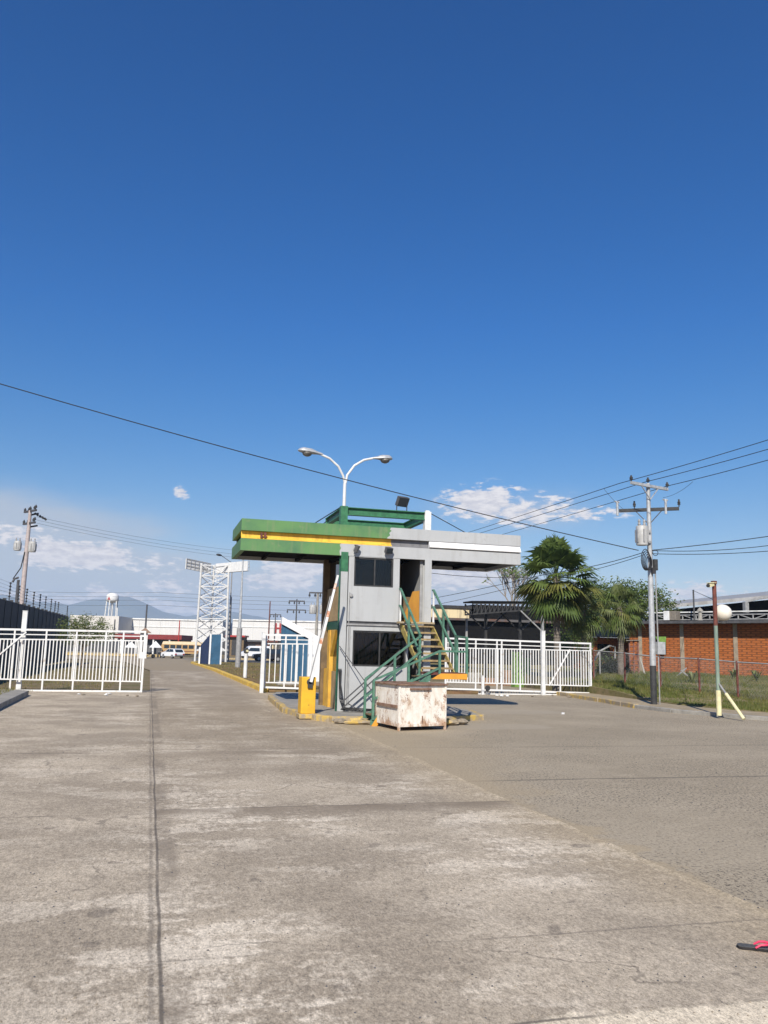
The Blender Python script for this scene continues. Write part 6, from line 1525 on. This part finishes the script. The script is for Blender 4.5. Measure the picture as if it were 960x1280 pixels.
# ------------------------------------------------------------------ world, sun, camera
SUN_EL, SUN_TO = math.radians(37.4), Vector((-.52,-1.2,0)).normalized()
w = bpy.data.worlds.new('World'); SC.world = w; w.use_nodes = True; t = w.node_tree; nd = t.nodes; bg = nd['Background']
class WT(NT):
    def __init__(s): s.t = t; s.n = t.nodes; s.l = t.links
T = WT()
sky = T.new('ShaderNodeTexSky', sky_type='NISHITA'); sky.sun_disc = False; sky.sun_elevation = SUN_EL
sky.sun_rotation = math.atan2(SUN_TO.x, SUN_TO.y) % (2*PI); sky.altitude = 0; sky.air_density = 1.0; sky.dust_density = .35; sky.ozone_density = 3.5
hs = T.new('ShaderNodeHueSaturation'); hs.inputs['Saturation'].default_value = 1.38; hs.inputs['Value'].default_value = 1.0; T.link(sky.outputs[0], hs.inputs['Color'])
co = T.new('ShaderNodeTexCoord').outputs['Generated']
sep = T.new('ShaderNodeSeparateXYZ'); T.link(co, sep.inputs[0])
# azimuth measured from the view heading, elevation; both in degrees
az = T.math('MULTIPLY', T.math('SUBTRACT', T.math('ARCTAN2', sep.outputs[0], sep.outputs[1]), YAW), 57.2958)
el = T.math('MULTIPLY', T.math('ARCSINE', sep.outputs[2]), 57.2958)
def deg(u, v):
    d = Vector(ray(u, v)).normalized(); return math.degrees(math.atan2(d.x, d.y)-YAW), math.degrees(math.asin(d.z))
gr = T.new('ShaderNodeValToRGB'); cr = gr.color_ramp
T.link(T.math('DIVIDE', el, 45.0), gr.inputs[0])
cr.elements[0].position = .0; cr.elements[0].color = (1.0,.74,.68,1); cr.elements[1].position = 1.0; cr.elements[1].color = (.16,.56,.75,1)
for p_, c_ in ((.20, (.84,.69,.69,1)), (.48, (.42,.63,.80,1))):
    e_ = cr.elements.new(p_); e_.color = c_
air = T.mix(1.0, hs.outputs[0], gr.outputs[0], 'MULTIPLY')
cmb = T.new('ShaderNodeCombineXYZ'); T.link(T.math('MULTIPLY', az, .30), cmb.inputs[0]); T.link(T.math('MULTIPLY', el, .85), cmb.inputs[1])
cn = T.noise(cmb.outputs[0], 1.0, 7, .58); cn2 = T.noise(cmb.outputs[0], .33, 5, .55); cn3 = T.noise(cmb.outputs[0], 3.6, 7, .6)
def puff(u, v, ru, rv, amp=1.0):
    a0, e0 = deg(u, v); ra, re = ru/FPX*57.3, rv/FPX*57.3
    dx = T.math('DIVIDE', T.math('SUBTRACT', az, a0), ra); dy = T.math('DIVIDE', T.math('SUBTRACT', el, e0), re)
    r2 = T.math('ADD', T.math('MULTIPLY', dx, dx), T.math('MULTIPLY', dy, dy))
    return T.math('MULTIPLY', T.math('EXPONENT', T.math('MULTIPLY', r2, -1.0)), amp)
def sumof(l):
    o = l[0]
    for x in l[1:]: o = T.math('MAXIMUM', o, x)
    return o
# grey-mauve bank on the left, low band on the horizon, bright cumulus tops
bank = sumof([puff(120, 735, 260, 52, 1.05), puff(250, 748, 240, 44, 1.05), puff(-60, 695, 220, 75, 1.0), puff(380, 735, 90, 40, .95), puff(570, 735, 110, 30, .95), puff(60, 655, 150, 28, .7), puff(640, 640, 130, 34, .35)])
tops = sumof([puff(85, 692, 52, 17, 1.4), puff(130, 695, 30, 15, 1.35), puff(30, 668, 60, 14, .7), puff(605, 628, 48, 22, 1.1), puff(650, 640, 50, 16, .9), puff(580, 640, 30, 14, .8), puff(730, 640, 60, 13, .55), puff(690, 628, 40, 14, .6), puff(378, 710, 48, 13, 1.2), puff(345, 728, 45, 12, .9), puff(570, 720, 75, 14, 1.25), puff(215, 735, 40, 14, .45), puff(180, 705, 70, 16, .45), puff(110, 700, 80, 18, .5), puff(228, 615, 10, 9, .62), puff(122, 742, 14, 12, 1.1), puff(50, 752, 75, 11, 1.0), puff(160, 748, 28, 9, .9), puff(190, 757, 40, 10, .9), puff(870, 740, 40, 14, .9), puff(930, 746, 60, 10, .7), puff(10, 752, 50, 10, .8), puff(225, 762, 60, 8, .8)])
horizon = T.math('EXPONENT', T.math('MULTIPLY', T.math('MULTIPLY', el, el), -.05))
bm = T.math('MULTIPLY', T.ramp(bank, .04, .40), T.ramp(T.math('ADD', T.math('MULTIPLY', bank, .62), T.math('MULTIPLY', cn2, .62)), .31, .68))
nn3 = T.math('ADD', T.math('MULTIPLY', T.ramp(cn3, .30, .70), .65), T.math('MULTIPLY', T.ramp(cn, .32, .68), .45))
tm = T.math('MULTIPLY', T.ramp(tops, .10, .30), T.ramp(T.math('ADD', T.math('MULTIPLY', tops, .95), T.math('MULTIPLY', T.math('SUBTRACT', nn3, .55), .95)), .26, .70))
CB, CT = (3.7,3.95,4.35), (6.8,6.4,6.2)
c1 = T.mix(T.math('MULTIPLY', bm, .8), air, CB)
shade = T.mix(T.ramp(cn3, .35, .65), (4.9,4.7,4.9), CT)
c2 = T.mix(T.math('MULTIPLY', tm, .92), c1, shade)
T.link(c2, bg.inputs['Color']); bg.inputs['Strength'].default_value = .10
sl = bpy.data.lights.new('sun', 'SUN'); sl.energy = 4.2; sl.angle = math.radians(.53); sl.color = (1.0,.93,.82)
so = bpy.data.objects.new('sun', sl); COL.objects.link(so)
ld = -(Vector((SUN_TO.x*math.cos(SUN_EL), SUN_TO.y*math.cos(SUN_EL), math.sin(SUN_EL)))); so.rotation_euler = ld.to_track_quat('-Z', 'Y').to_euler(); so.location = (-10,-20,30)
cd = bpy.data.cameras.new('camera'); cam = bpy.data.objects.new('camera', cd); COL.objects.link(cam)
cd.sensor_fit = 'VERTICAL'; cd.sensor_height = 24; cd.lens = 24*FPX/1280; cd.clip_end = 30000; cd.clip_start = .05
Rm = Matrix((AR, AU, -AF)).transposed().to_4x4(); cam.matrix_world = Matrix.Translation(Vector(CP))@Rm
SC.camera = cam
SC.view_settings.view_transform = 'Standard'; SC.view_settings.look = 'None'; SC.view_settings.exposure = 0.55; SC.view_settings.gamma = 1.0
SC.render.resolution_x, SC.render.resolution_y = 768, 1024
SC.cycles.volume_bounces = 1; SC.cycles.max_bounces = 6
SC.cycles.use_denoising = True
